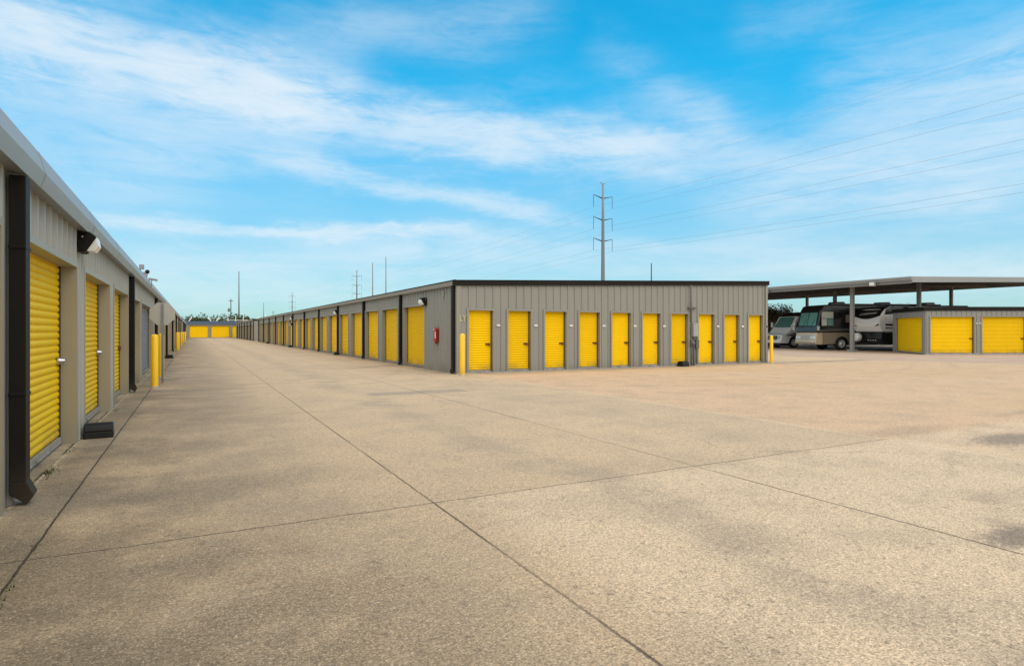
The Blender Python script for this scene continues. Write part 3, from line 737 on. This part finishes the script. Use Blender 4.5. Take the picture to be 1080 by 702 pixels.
# ------------------------------------------------------------------ extinguisher cabinet, stickers, electrics
t = thing('extinguisher_cabinet', 'red fire extinguisher box on the side wall near the building corner', 'extinguisher box', (7.734, 20.35, 1.05), R(-90))
b = MB(); b.prism([(-.13, .0), (.13, .0), (.13, .44), (.09, .50), (-.09, .50), (-.13, .44)], 'y', -.10, 0); b.build('case', M['red'], t, bevel=.015)
b = MB(); b.box(.02, .115, -.108, -.101, .12, .36); b.build('window', M['white'], t)
b = MB(); b.box(-.03, .03, -.08, -.03, -.08, .0); b.build('hose_end', M['red'], t)
b = MB(); b.lathe([(0, -.12), (.028, -.115), (.034, -.101)], 12, (-.075, 0, .43), 'y'); b.build('seal', M['white'], t)
def sticker(label, text, loc, rz, size):
    cu = bpy.data.curves.new('letters', 'FONT'); cu.body = text; cu.size = size; cu.extrude = .001; cu.align_x = 'CENTER'; cu.offset = .008
    o = bpy.data.objects.new('wall_lettering', cu); col.objects.link(o)
    dg = bpy.context.evaluated_depsgraph_get(); me = bpy.data.meshes.new_from_object(o.evaluated_get(dg)); bpy.data.objects.remove(o)
    o = bpy.data.objects.new('wall_lettering', me); col.objects.link(o); me.materials.clear(); me.materials.append(M['stick'])
    o.rotation_euler = (R(90), 0, rz); o.location = loc; o.scale = (.72, 1, 1)
    return tag(o, label, 'sign')
sticker('pale yellow stuck-on letters on the front wall left of the first narrow door', 'LY', (7.945, 18.526, 1.76), 0, .30)
sticker('pale yellow stuck-on letter high on the side wall above the red box', 'P', (7.716, 19.75, 2.52), R(-90), .42)

ex = 18.25
t = thing('electrical_box', 'grey electrical cabinet with meter and conduits on the front wall between narrow doors', 'electrical box', (ex, 18.54, 0))
b = MB(); b.box(-.08, .22, -.14, 0, 1.20, 1.76); b.build('cabinet', M['elec'], t, bevel=.01)
b = MB(); b.box(-.05, .19, -.147, -.1405, 1.23, 1.73); b.build('cabinet_door', M['galv'], t)
b = MB(); b.tube([(-.09, -.05, 0), (-.09, -.05, 1.15)], .022); b.tube([(-.12, -.05, 1.78), (-.12, -.05, 3.32)], .026); b.tube([(.03, -.06, 0), (.03, -.06, 1.18)], .028)
b.tube([(.16, -.06, 0.1), (.16, -.06, 1.18)], .022); b.build('conduit', M['elecdark'], t)
b = MB(); b.box(-.26, .18, -.09, 0, 2.36, 2.41); b.build('bracket', M['elecdark'], t)
b = MB(); b.box(.10, .26, -.14, 0, .72, 1.08); b.build('switch_box', M['elecdark'], t, bevel=.008)
b = MB(); b.box(-.14, .0, -.11, 0, .82, 1.05); b.lathe([(0, -.19), (.06, -.185), (.075, -.16), (.075, -.11)], 14, (-.07, 0, .93), 'y'); b.build('meter', M['elecdark'], t)

# cameras above the left roof edge
def cam_unit(label, x, y, z, kind):
    t = thing('security_camera', label, 'camera', (x, y, z), 0, 'roof edge security cameras')
    b = MB(); b.tube([(-.02, 0, -.2), (-.02, 0, .0)], .012, 8); b.build('stem', M['galv'], t)
    b = MB()
    if kind == 0: b.box(-.05, .07, -.06, .06, -.02, .11); m = M['elec']
    elif kind == 1: b.lathe([(0, .07), (.05, .05), (.062, .0), (.04, -.045), (0, -.06)], 14); m = M['black']
    else: b.prism([(-.1, -.02), (.14, -.05), (.14, .01), (-.1, .05)], 'y', -.045, .045); m = M['elec']
    b.build('housing', m, t, bevel=.005)
    return t
cam_unit('square grey camera on the left roof edge, highest and nearest of the cluster', -1.32, 20.2, 3.22, 0)
cam_unit('round black camera above the left roof edge, beside the square ones', -1.20, 20.7, 3.17, 1)
cam_unit('second square grey camera on the left roof edge, below the round black one', -1.30, 21.3, 3.10, 0)
cam_unit('flat grey camera reaching farthest out over the lane from the left roof edge', -1.14, 22.0, 3.05, 2)

# ------------------------------------------------------------------ weeds at wall foot
b = MB()
for cx_, cy_, n, s_ in ((-1.28, 7.55, 60, .05), (-1.30, 8.9, 25, .03), (-.93, 3.75, 45, .04), (-.92, 4.1, 20, .03), (-1.24, 12.9, 30, .03), (-.93, 5.0, 14, .02), (-1.3, 6.75, 20, .03)):
    for _ in range(n):
        x = cx_+random.gauss(0, .025); y = cy_+random.gauss(0, .12); a = random.uniform(0, 6.3); h_ = random.uniform(.3, 1)*s_*.8; w_ = .006
        lx, ly = random.gauss(0, .6)*h_, random.gauss(0, .6)*h_
        b.face([(x-w_*math.cos(a), y-w_*math.sin(a), 0), (x+w_*math.cos(a), y+w_*math.sin(a), 0), (x+lx, y+ly, h_)])
tag(b.build('weeds', M['grass']), 'small weeds growing in the slab joints by the left wall', 'weeds', kind='stuff')

# ------------------------------------------------------------------ motorhomes
def wheel(parent, x, y, r=.46, sy=-1, hub=None):
    b = MB(); b.lathe([(r*.62, -.13), (r*.93, -.13), (r, -.09), (r, .09), (r*.93, .13), (r*.62, .13)], 28, (0, 0, 0), 'y')
    wl = b.build('wheel', M['tyre'], parent, (x, y, r))
    b = MB(); b.lathe([(0, -.15*1), (r*.18, -.15), (r*.24, -.11), (r*.5, -.09), (r*.62, -.128), (r*.66, -.128)], 24, (0, 0, 0), 'y'); b.build('rim', hub or M['chrome'], wl)
    return wl
def arch_side(L, z0, z1, holes, r, y):
    """side skirt polygon with half-round wheel cut-outs, as quads"""
    m = MB(); xs = [0., L]
    for h_ in holes:
        for k in range(13): xs.append(h_ - r*math.cos(PI*k/12))
    xs = sorted(xs)
    def zb(x):
        for h_ in holes:
            if abs(x-h_) <= r+1e-6: return max(z0, .46 + math.sqrt(max(0, r*r-(x-h_)**2)))
        return z0
    for a, c_ in zip(xs, xs[1:]):
        if c_-a > 1e-5: m.face([(a, y, zb(a)), (c_, y, zb(c_)), (c_, y, z1), (a, y, z1)])
    return m
def motorhome(label, loc, rz, L, H_, lower, upper, style):
    t = thing('motorhome', label, 'motorhome', loc, rz)
    Wd = 2.5
    if style == 'coach':
        up = [(-.02, 1.32), (0.02, 1.75), (.30, H_-.42), (.50, H_-.08), (.8, H_), (L-.15, H_), (L, H_-.15), (L, 1.32)]
        lo = [(-.12, .42), (-.16, .62), (-.05, 1.32), (L, 1.32), (L, .40)]
    else:
        up = [(.55, 1.25), (.95, 1.70), (1.6, H_-.35), (2.1, H_-.08), (2.5, H_), (L-.15, H_), (L, H_-.15), (L, 1.25)]
        lo = [(-.02, .40), (-.05, .70), (.08, 1.12), (.55, 1.28), (L, 1.28), (L, .40)]
    b = MB(); b.prism(up, 'y', 0, Wd); b.build('body', upper, t, bevel=.07)
    hx = [2.05, L-3.2] if style == 'coach' else [1.25, L-2.6]
    # lower shell: front mask + side skirts with wheel openings
    b = MB(); fr = lo[:2] + ([lo[2]] if style == 'coach' else [lo[2], lo[3]])
    fx = .5 if style == 'coach' else .62
    b.prism(fr + [(fx, 1.315 if style == 'coach' else 1.27), (fx, .40)], 'y', .0, Wd)
    b.build('front_mask', M['rvtan_lit'] if style == 'coach' else lower, t, bevel=.05)
    for yv in (.0, Wd):
        b = arch_side(L-fx-.02, .42, 1.318 if style == 'coach' else 1.248, [h_-fx for h_ in hx], .56, 0)
        # give thickness
        base = list(b.f); 
        b.build('skirt', lower, t, (fx, yv, 0))
    b = MB(); b.box(.9, L-.1, .35, Wd-.35, .35, 1.25); b.build('chassis', M['tyre'], t)
    for h_ in hx:
        wheel(t, h_, .16, hub=M['rim']); wl = wheel(t, h_, Wd-.16)
    if style == 'coach':
        # windshield: two panes on the raked front
        def fp(z): # x on the front between given z
            return .02 + (z-1.75)/(H_-.42-1.75)*.28 - .012
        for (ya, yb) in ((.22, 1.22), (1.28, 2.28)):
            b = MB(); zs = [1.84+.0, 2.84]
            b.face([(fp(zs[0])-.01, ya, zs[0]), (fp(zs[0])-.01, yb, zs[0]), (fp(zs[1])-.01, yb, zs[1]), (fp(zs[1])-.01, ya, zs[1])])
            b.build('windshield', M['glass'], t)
            b = MB(); b.tube([(fp(1.74)-.04, ya+.5, 1.7), (fp(2.4)-.04, ya+.15, 2.35)], .012, 6); b.build('wiper', M['tyre'], t)
        b = MB(); b.box(.33, 1.36, -.022, -.0, 1.80, 2.92); wn = b.build('window', M['tyre'], t, bevel=.01)
        b = MB(); b.box(.37, 1.32, -.028, -.023, 2.40, 2.88); b.box(.37, .78, -.028, -.023, 1.84, 2.36); b.build('pane', M['curtain'], wn)
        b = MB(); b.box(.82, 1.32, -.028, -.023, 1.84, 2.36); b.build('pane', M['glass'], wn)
        for xa in (2.3, 5.5, 8.8):
            b = MB(); b.box(xa, xa+.95, -.022, 0, 2.05, 2.70); wn = b.build('window', M['tyre'], t, bevel=.01)
            b = MB(); b.box(xa+.05, xa+.9, -.028, -.023, 2.1, 2.65); b.build('pane', M['rvtan'] if xa < 3 else M['glassdark'], wn)
        b = MB(); b.box(4.4, 8.2, -.10, .0, 1.34, 3.0); b.build('slide_out', M['rvblack'], t, bevel=.03)
        # flowing paint bands
        for (zA, th, mm) in ((1.50, .05, M['rvgrey']), (1.40, .04, M['rvtan'])):
            b = MB(); n = 30
            pts = [(.2 + (L-.6)*k/n, zA + .12*math.sin(k/n*PI*1.3)) for k in range(n+1)]
            for (xa, za), (xb, zb_) in zip(pts, pts[1:]): b.face([(xa, -.012, za), (xb, -.012, zb_), (xb, -.012, zb_+th), (xa, -.012, za+th)])
            b.build('paint_stripe', mm, t)
        for yc in (.35, 2.15):
            b = MB(); b.prism([(-.17, .86), (-.14, 1.04), (.0, 1.06), (.0, .84)], 'y', yc-.26, yc+.26); b.build('headlight', M['headlamp'], t, bevel=.03)
            b = MB(); b.lathe([(0, -.19), (.07, -.185), (.09, -.15)], 14, (0, yc, .62), 'x'); b.build('fog_light', M['headlamp'], t)
        b = MB(); b.box(-.17, -.10, .75, 1.75, .80, 1.10); b.build('grille', M['chrome'], t, bevel=.01)
        b = MB(); b.box(-.22, -.14, .05, 2.45, .44, .54); b.build('bumper', M['rvtan'], t, bevel=.02)
        for yv, s_ in ((-.28, 1), (Wd+.28, -1)):
            b = MB(); b.tube([(.25, yv+s_*.28, 1.85), (.05, yv+s_*.1, 1.88), (-.05, yv, 1.80)], .03, 8); mr = b.build('mirror', M['rvblack'], t)
            b = MB(); b.box(-.13, -.02, yv-.11, yv+.11, 1.45, 1.83); b.build('mirror_head', M['chrome'], mr, bevel=.03)
        for xa in (2.0, 5.9, 9.8):
            b = MB(); b.prism([(xa, H_), (xa+.12, H_+.26), (xa+.9, H_+.28), (xa+1.1, H_)], 'y', .85, 1.65); b.build('air_conditioner', M['rvgrey'], t, bevel=.05)
        b = MB(); b.box(1.2, 10.5, .02, .10, H_, H_+.09); b.build('awning', M['rvgrey'], t, bevel=.02)
    else:
        def fpx(z): return .95 + (z-1.70)/(H_-.35-1.70)*.65
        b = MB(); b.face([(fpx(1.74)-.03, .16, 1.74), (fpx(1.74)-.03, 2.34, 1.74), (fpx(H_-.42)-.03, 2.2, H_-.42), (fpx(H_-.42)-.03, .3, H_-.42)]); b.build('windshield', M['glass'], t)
        b = MB(); b.prism([(1.5, H_-.37), (2.1, H_-.06), (2.5, H_+.01), (3.4, H_+.01), (2.3, H_-.4)], 'y', -.01, 2.51); b.build('cap_stripe', M['rvblack'], t)
        b = MB(); b.prism([(1.25, 1.75), (1.9, 1.75), (2.2, 2.45), (1.75, 2.5)], 'y', -.02, 0.0); b.build('window', M['glassdark'], t)
        for xa in (3.2, 5.2):
            b = MB(); b.box(xa, xa+1.0, -.02, 0, 1.9, 2.5); b.build('window', M['glassdark'], t)
        b = MB(); b.prism([(.3, 1.05), (1.2, 1.25), (2.2, 1.38), (3.8, 1.30), (5.5, 1.36), (3.6, 1.22), (2.0, 1.2), (1.2, .98)], 'y', -.025, -.004); b.build('paint_stripe', M['rvgrey'], t)
        b = MB(); b.prism([(2.0, 2.0), (2.9, 1.45), (4.5, 1.4), (3.2, 1.6), (2.4, 2.1)], 'y', -.025, -.004); b.build('paint_stripe', M['rvblack'], t)
        b = MB(); b.box(-.08, .0, .55, 1.95, .70, 1.02); gr = b.build('grille', M['tyre'], t, bevel=.02)
        b = MB()
        for k in range(4): b.box(-.10, -.08, .58, 1.92, .74+k*.07, .755+k*.07)
        b.build('grille_bar', M['chrome'], gr)
        for yc in (.30, 2.20):
            b = MB(); b.prism([(-.05, .72), (.02, 1.0), (.2, 1.03), (.2, .72)], 'y', yc-.19, yc+.19); b.build('headlight', M['headlamp'], t, bevel=.03)
        b = MB(); b.box(-.13, .2, .02, 2.48, .42, .64); b.build('bumper', M['rvwhite'], t, bevel=.04)
        b = MB(); b.box(.0, 1.0, .2, 2.3, .2, .42); b.build('underside', M['tyre'], t)
        for yv, s_ in ((-.25, 1), (Wd+.25, -1)):
            b = MB(); b.tube([(1.3, yv+s_*.24, 1.9), (1.1, yv, 1.95)], .03, 8); mr = b.build('mirror', M['rvblack'], t)
            b = MB(); b.box(1.02, 1.14, yv-.1, yv+.1, 1.75, 2.2); b.build('mirror_head', M['rvwhite'], mr, bevel=.03)
        b = MB(); b.prism([(4, H_), (4.1, H_+.25), (4.9, H_+.25), (5.1, H_)], 'y', .85, 1.65); b.build('air_conditioner', M['rvwhite'], t, bevel=.05)
    return t
RA = R(12)
nc = cw(22.95, 45.3)
motorhome('big motorhome with a black upper body and tan lower body under the carport', nc, -YAW+R(8), 13.0, 3.42, M['rvtan'], M['rvblack'], 'coach')
na = cw(22.6, 50.5)
motorhome('white motorhome with sloped nose and dark grille, leftmost under the carport', na, -YAW+RA, 8.5, 3.05, M['rvwhite'], M['rvwhite'], 'nose')

# ------------------------------------------------------------------ travel trailer
tcn = cw(26.0, 42.6)
t = thing('travel_trailer', 'white and black travel trailer with curved front cap, parked by the right storage building', 'trailer', tcn, -YAW+RA)
HT_ = 3.2; TL = 8.5
b = MB(); b.prism([(.22, 1.38), (.02, 1.75), (-.02, 2.1), (.12, 2.6), (.45, 2.98), (1.0, HT_), (TL, HT_), (TL, 1.38)], 'y', 0, 2.44); b.build('body', M['rvwhite'], t, bevel=.05)
b = MB(); b.prism([(.30, .52), (.20, .9), (.22, 1.375), (TL, 1.375), (TL, .52)], 'y', .01, 2.43); b.build('lower_body', M['rvblack'], t, bevel=.03)
# dark cap band across the upper front (swoops down in the middle)
b = MB(); n = 16
prf = [(-.02, 2.1), (.12, 2.6), (.45, 2.98), (1.0, HT_)]
def capx(z):
    for (xa, za), (xb, zb_) in zip(prf, prf[1:]):
        if za <= z <= zb_: return xa + (xb-xa)*(z-za)/(zb_-za)
    return 1.0
def capb(k): return 2.50 - .22*math.sin(PI*k/n)
for k in range(n):
    ya, yb = .03+2.38*k/n, .03+2.38*(k+1)/n
    for (q0, q1) in ((0, .34), (.34, .67), (.67, 1.)):
        def P(k_, y_, q):
            z = capb(k_) + (HT_-.04-capb(k_))*q; return (capx(z)-.035, y_, z+.02)
        b.face([P(k, ya, q0), P(k+1, yb, q0), P(k+1, yb, q1), P(k, ya, q1)])
b.build('front_cap', M['rvblack'], t)
b = MB(); b.face([(.40, -.012, 2.60), (1.2, -.012, 2.65), (TL, -.012, 2.95), (TL, -.012, HT_-.05), (1.0, -.012, HT_-.02), (.52, -.012, 2.96)]); b.build('side_band', M['rvblack'], t)
for (z0_, z1_) in ((1.82, 1.94), (1.62, 1.68)):
    b = MB(); b.box(.5, TL-.3, -.014, -.004, z0_, z1_); b.build('side_stripe', M['rvblack'], t)
for s_ in (-1, 1):
    b = MB(); yc = 1.22
    pts = [(yc+s_*1.20, 1.98), (yc+s_*.75, 1.76), (yc+s_*1.20, 1.84)]
    b.face([(-.035, p[0], p[1]) for p in pts]); b.build('front_graphic', M['rvblack'], t)
b = MB()
for k in range(9):
    y_ = 1.95 - k*.17; z_ = 2.58 + .01*k
    b.face([(capx(z_)-.05, y_, z_), (capx(z_)-.05, y_-.13, z_+.015), (capx(z_+.14)-.05, y_-.17, z_+.15), (capx(z_+.14)-.05, y_-.05, z_+.14)])
b.build('lettering', M['white'], t)
b = MB(); b.lathe([(0, -.22), (.25, -.22), (.31, -.16), (.31, .10), (.22, .16)], 20, (.0, 0, 0), 'x'); b.build('propane_cover', M['rvwhite'], t, (-.1, 1.9, .98))
b = MB(); b.tube([(.3, .35, .5), (-1.2, 1.2, .48)], .05, 6); b.tube([(.3, 2.1, .5), (-1.2, 1.24, .48)], .05, 6); b.tube([(-1.1, 1.22, .0), (-1.1, 1.22, .65)], .035, 6); b.build('tow_hitch', M['tyre'], t)
b = MB()
for k in range(4): b.box(.17, .20, .5+k*.22, .6+k*.22, .74, .80)
b.build('marker_lights', M['white'], t)
for xw in (4.2, 5.1): wheel(t, xw, .14, .36, hub=M['white']); wheel(t, xw, 2.30, .36, hub=M['white'])
b = MB(); b.box(.2, TL-.2, .3, 2.1, .42, .52); b.build('chassis', M['galv'], t)
b = MB(); b.prism([(4, HT_), (4.1, HT_+.22), (4.9, HT_+.24), (5.1, HT_)], 'y', .8, 1.6); b.build('air_conditioner', M['black'], t, bevel=.05)

# ------------------------------------------------------------------ trees
def tree(label, x, y, h, rad, leaves, m, cat='tree', ls=.22, bare=False, name='tree', z0=.25):
    t = thing(name, label, cat, (x, y, 0), random.uniform(0, 6), None)
    b = MB(); tips = []
    b.tube([(0, 0, -.05), (.05, .03, h*.25), (-.04, .06, h*.5)], [h*.03, h*.024, h*.018], 8)
    nl = 15 if bare else 9
    for k in range(nl):
        a = 2*PI*k/nl + random.uniform(-.4, .4); s0_ = random.uniform(.2, .5)*h
        e = Vector((math.cos(a)*rad*random.uniform(.4, .85), math.sin(a)*rad*random.uniform(.4, .85), random.uniform(.55, .98)*h))
        s_ = Vector((0, 0, s0_)); mid = (s_+e)/2 + Vector((random.gauss(0, .15), random.gauss(0, .15), .15))
        b.tube([s_, mid, e], [h*.012, h*.007, h*.002], 5); tips += [mid, e]
        for _ in range(7 if bare else 3):
            f_ = random.uniform(.4, 1); q = s_.lerp(e, f_)
            e2 = q + Vector((random.gauss(0, .25), random.gauss(0, .25), random.uniform(.05, .4)))*rad*.5
            b.tube([q, e2], [h*.004, h*.0012], 4); tips.append(e2)
    b.build('trunk', M['bark'], t)
    c = MB(); clumps = [(p, random.uniform(.18, .42)*rad) for p in tips]
    for _ in range(10): clumps.append((Vector((random.gauss(0, .45)*rad, random.gauss(0, .45)*rad, random.uniform(z0, .9)*h)), rad*random.uniform(.2, .4)))
    for _ in range(leaves):
        p, r_ = random.choice(clumps)
        v = Vector((random.gauss(0, 1), random.gauss(0, 1), random.gauss(0, .8))).normalized()*r_*random.uniform(.3, 1)**.5
        q = p+v
        if q.z < .1: q.z = .1
        n = Vector((random.gauss(0, 1), random.gauss(0, 1), random.gauss(0, 1)+.5)).normalized(); u = n.orthogonal().normalized(); w2 = n.cross(u)
        s_ = ls*random.uniform(.5, 1.2)
        c.face([q-u*s_*.5, q+w2*s_*.28, q+u*s_*.5, q-w2*s_*.28])
    c.build('crown', m, t)
    return t
def at_px(px_, dep): return cw((px_-540)/635*dep, dep)
tl = [(811, 66, 4.6, 2.4, 6500, 'leafolive', 'olive tree seen in the gap right beside the far bollard, left of the motorhomes'),
      (822, 74, 3.9, 2.2, 5000, 'leafolive', 'dull olive bush behind the white motorhome, right of the gap'),
      (800, 78, 4.8, 2.6, 4000, 'leafolive', 'olive tree mostly hidden behind the corner of the central building'),
      (868, 82, 4.4, 2.6, 1200, 'leafolive', 'olive tree behind the black and tan motorhome'),
      ]
for (p_, d_, h_, r_, n_, mm, lb) in tl:
    q = at_px(p_, d_); tree(lb, q.x, q.y, h_, r_, n_, M[mm], ls=.20)
for (p_, d_, h_, r_, lb) in [(926, 78, 5.1, 1.5, 'nearly bare tree top showing above the trailer, leftmost of the three'),
                             (941, 80, 4.9, 1.1, 'nearly bare tree top showing above the trailer, middle of the three'),
                             (957, 79, 5.2, 1.6, 'nearly bare tree top showing above the trailer, nearest the carport post')]:
    q = at_px(p_, d_); tree(lb, q.x, q.y, h_, r_, 260, M['leafolive'], ls=.14, bare=True)
for (p_, d_, h_, r_, lb) in [(203, 215, 6.6, 5.0, 'round green tree beyond the left end of the yellow end building'),
                             (211, 225, 6.2, 4.5, 'lower green tree just right of the first one beyond the end building'),
                             (236, 215, 6.0, 5.5, 'wide green tree behind the middle of the end building'),
                             (251, 220, 7.0, 5.0, 'taller green tree beside the two utility poles behind the end building'),
                             (262, 230, 6.6, 4.5, 'green tree at the right end of the distant tree group')]:
    q = at_px(p_, d_); tree(lb, q.x, q.y, h_, r_, 1500, M['leaf'], ls=.75)
b = MB()
for k in range(5200):
    a = random.uniform(-.1, 1.5) ; rr = random.uniform(330, 380)
    x, y = math.sin(a)*rr, math.cos(a)*rr; hmax = 3.2+1.5*math.sin(a*37)+1.2*math.sin(a*91+1)
    z = random.uniform(0, max(1.5, hmax)); s_ = random.uniform(.6, 1.4)
    n = Vector((random.gauss(0, 1), random.gauss(0, 1), random.gauss(0, 1))).normalized(); u = n.orthogonal(); v = n.cross(u); q = Vector((x, y, z))
    b.face([q-u*s_, q+v*s_*.6, q+u*s_, q-v*s_*.6])
tag(b.build('treeline', M['leafolive']), 'low far-off line of scrub on the horizon', 'scrub', kind='stuff')

# ------------------------------------------------------------------ white steel frames behind the end building
t = thing('steel_frame', 'white steel frame with V shaped braces behind the yellow end building', 'steel frame', (2.5, 152, 0))
b = MB()
for k in range(9): b.tube([(4.5+1.6*k, 0, 0), (4.5+1.6*k, 0, 4.4+.5*(k % 3))], .07, 6)
b.tube([(4, 0, 3.9), (18, 0, 3.9)], .10, 6); b.build('frame', M['white'], t)
for xo in (-5.2, .3):
    b = MB(); b.tube([(xo, 0, 4.5), (xo+1.1, 0, 3.2)], .16, 6); b.tube([(xo+2.4, 0, 4.5), (xo+1.5, 0, 3.2)], .16, 6); b.tube([(xo+1.3, 0, 0), (xo+1.3, 0, 3.3)], .1, 6); b.build('brace', M['white'], t)

# ------------------------------------------------------------------ transmission line
TX = 94.4
def tower(label, x, y, H_=39.8, sc=1.):
    t = thing('transmission_tower', label, 'transmission pole', (x, y, 0), 0, 'transmission poles of the power line')
    b = MB(); b.tube([(0, 0, 0), (0, 0, 15), (0, 0, 30), (0, 0, H_)], [.62, .50, .36, .24], 12); b.build('pole', M['pole'], t)
    b = MB(); b.tube([(-1.0, 0, H_+.35), (0, 0, H_-.1), (1.0, 0, H_+.35)], [.06, .12, .06], 6); b.build('top_arm', M['pole'], t)
    for z in (36.1, 30.4, 24.9):
        for s_ in (-1, 1):
            b = MB(); b.tube([(s_*.2, 0, z-.1), (s_*3.0, 0, z+.6)], [.17, .07], 6); am = b.build('arm', M['poledark'], t)
            b = MB(); n = 12
            for k in range(n): b.lathe([(.03, 0), (.13, .06), (.03, .12)], 6, (s_*3.0, 0, z+.6-.3-k*.24), 'z')
            b.tube([(s_*3.0, 0, z+.6), (s_*3.0, 0, z-2.6)], .035, 5); b.build('insulator', M['poledark'], am)
    return t
tower('tall grey transmission pole rising behind the central building roof', TX, 127.7)
tower('smaller transmission pole with arms, left of the two plain masts', 91.9, 384.8)
tower('farthest tiny transmission pole, showing above the middle of the lane side roof', 87.0, 633)
tower_pts = [(TX+.5, -128), (TX, 127.7), (91.9, 384.8), (87.0, 633)]
wn = 0
names = {('s', -1): 'upper ground wire on the near side of the transmission poles', ('s', 1): 'upper ground wire on the far side of the transmission poles'}
for zi, (z, nm) in enumerate(((40.1, 'topmost thin'), (33.5, 'upper'), (27.8, 'middle'), (22.3, 'lower'))):
    for s_ in (-1, 1):
        b = MB(); pts = []
        off = .95 if zi == 0 else 3.0
        for (xa, ya), (xb, yb) in zip(tower_pts, tower_pts[1:]):
            sag = 2.7 if zi else 2.2
            for k in range(28):
                f_ = k/28; pts.append((xa+(xb-xa)*f_+s_*off, ya+(yb-ya)*f_, z - 4*sag*f_*(1-f_)))
        b.tube(pts, .016 if zi else .007, 4, caps=False)
        tag(b.build('power_line', M['wire']), '%s power line on the %s side of the transmission poles' % (nm, 'near' if s_ < 0 else 'far'), 'power line', 'power lines')
def mast(label, px_, dep, top_px, r=.25, kind='mast'):
    q = at_px(px_, dep); h_ = 1.43 + (349-top_px)/635*dep
    t = thing('utility_pole', label, 'pole', q, 0)
    b = MB(); b.tube([(0, 0, 0), (0, 0, h_)], [r, r*.55], 8); b.build('pole', M['pole'] if kind == 'mast' else M['poledark'], t)
    if kind in ('pole', 'transformer'):
        b = MB(); b.box(-.55, .55, -.06, .06, h_-.6, h_-.45); b.build('crossarm', M['poledark'], t)
    if kind == 'transformer':
        b = MB(); b.lathe([(0, 0), (.26, .02), (.26, .8), (.1, .9)], 12, (-.45, 0, h_-3.2)); b.build('transformer', M['pole'], t)
    return t
mast('tall plain mast left of the tallest of the pair above the lane side roof', 393, 300, 277, .36)
mast('tallest plain mast of the pair above the lane side roof', 407, 300, 271, .36)
mast('tall thin mast rising behind the end of the lane', 252, 260, 286, .34)
mast('short utility pole with a transformer behind the end building', 243.5, 150, 315, .17, 'transformer')
mast('thin mast right of the tall one behind the end of the lane', 278, 260, 319, .2)
mast('tiny utility pole with crossarm on the skyline at the end of the central roof', 269, 240, 335, .14, 'pole')
mast('small utility pole with crossarm just above the far lane side roof', 288, 260, 328, .15, 'pole')
mast('short dark utility pole right of the big transmission pole, behind the front roof', 687, 82, 277.5, .13, 'short')
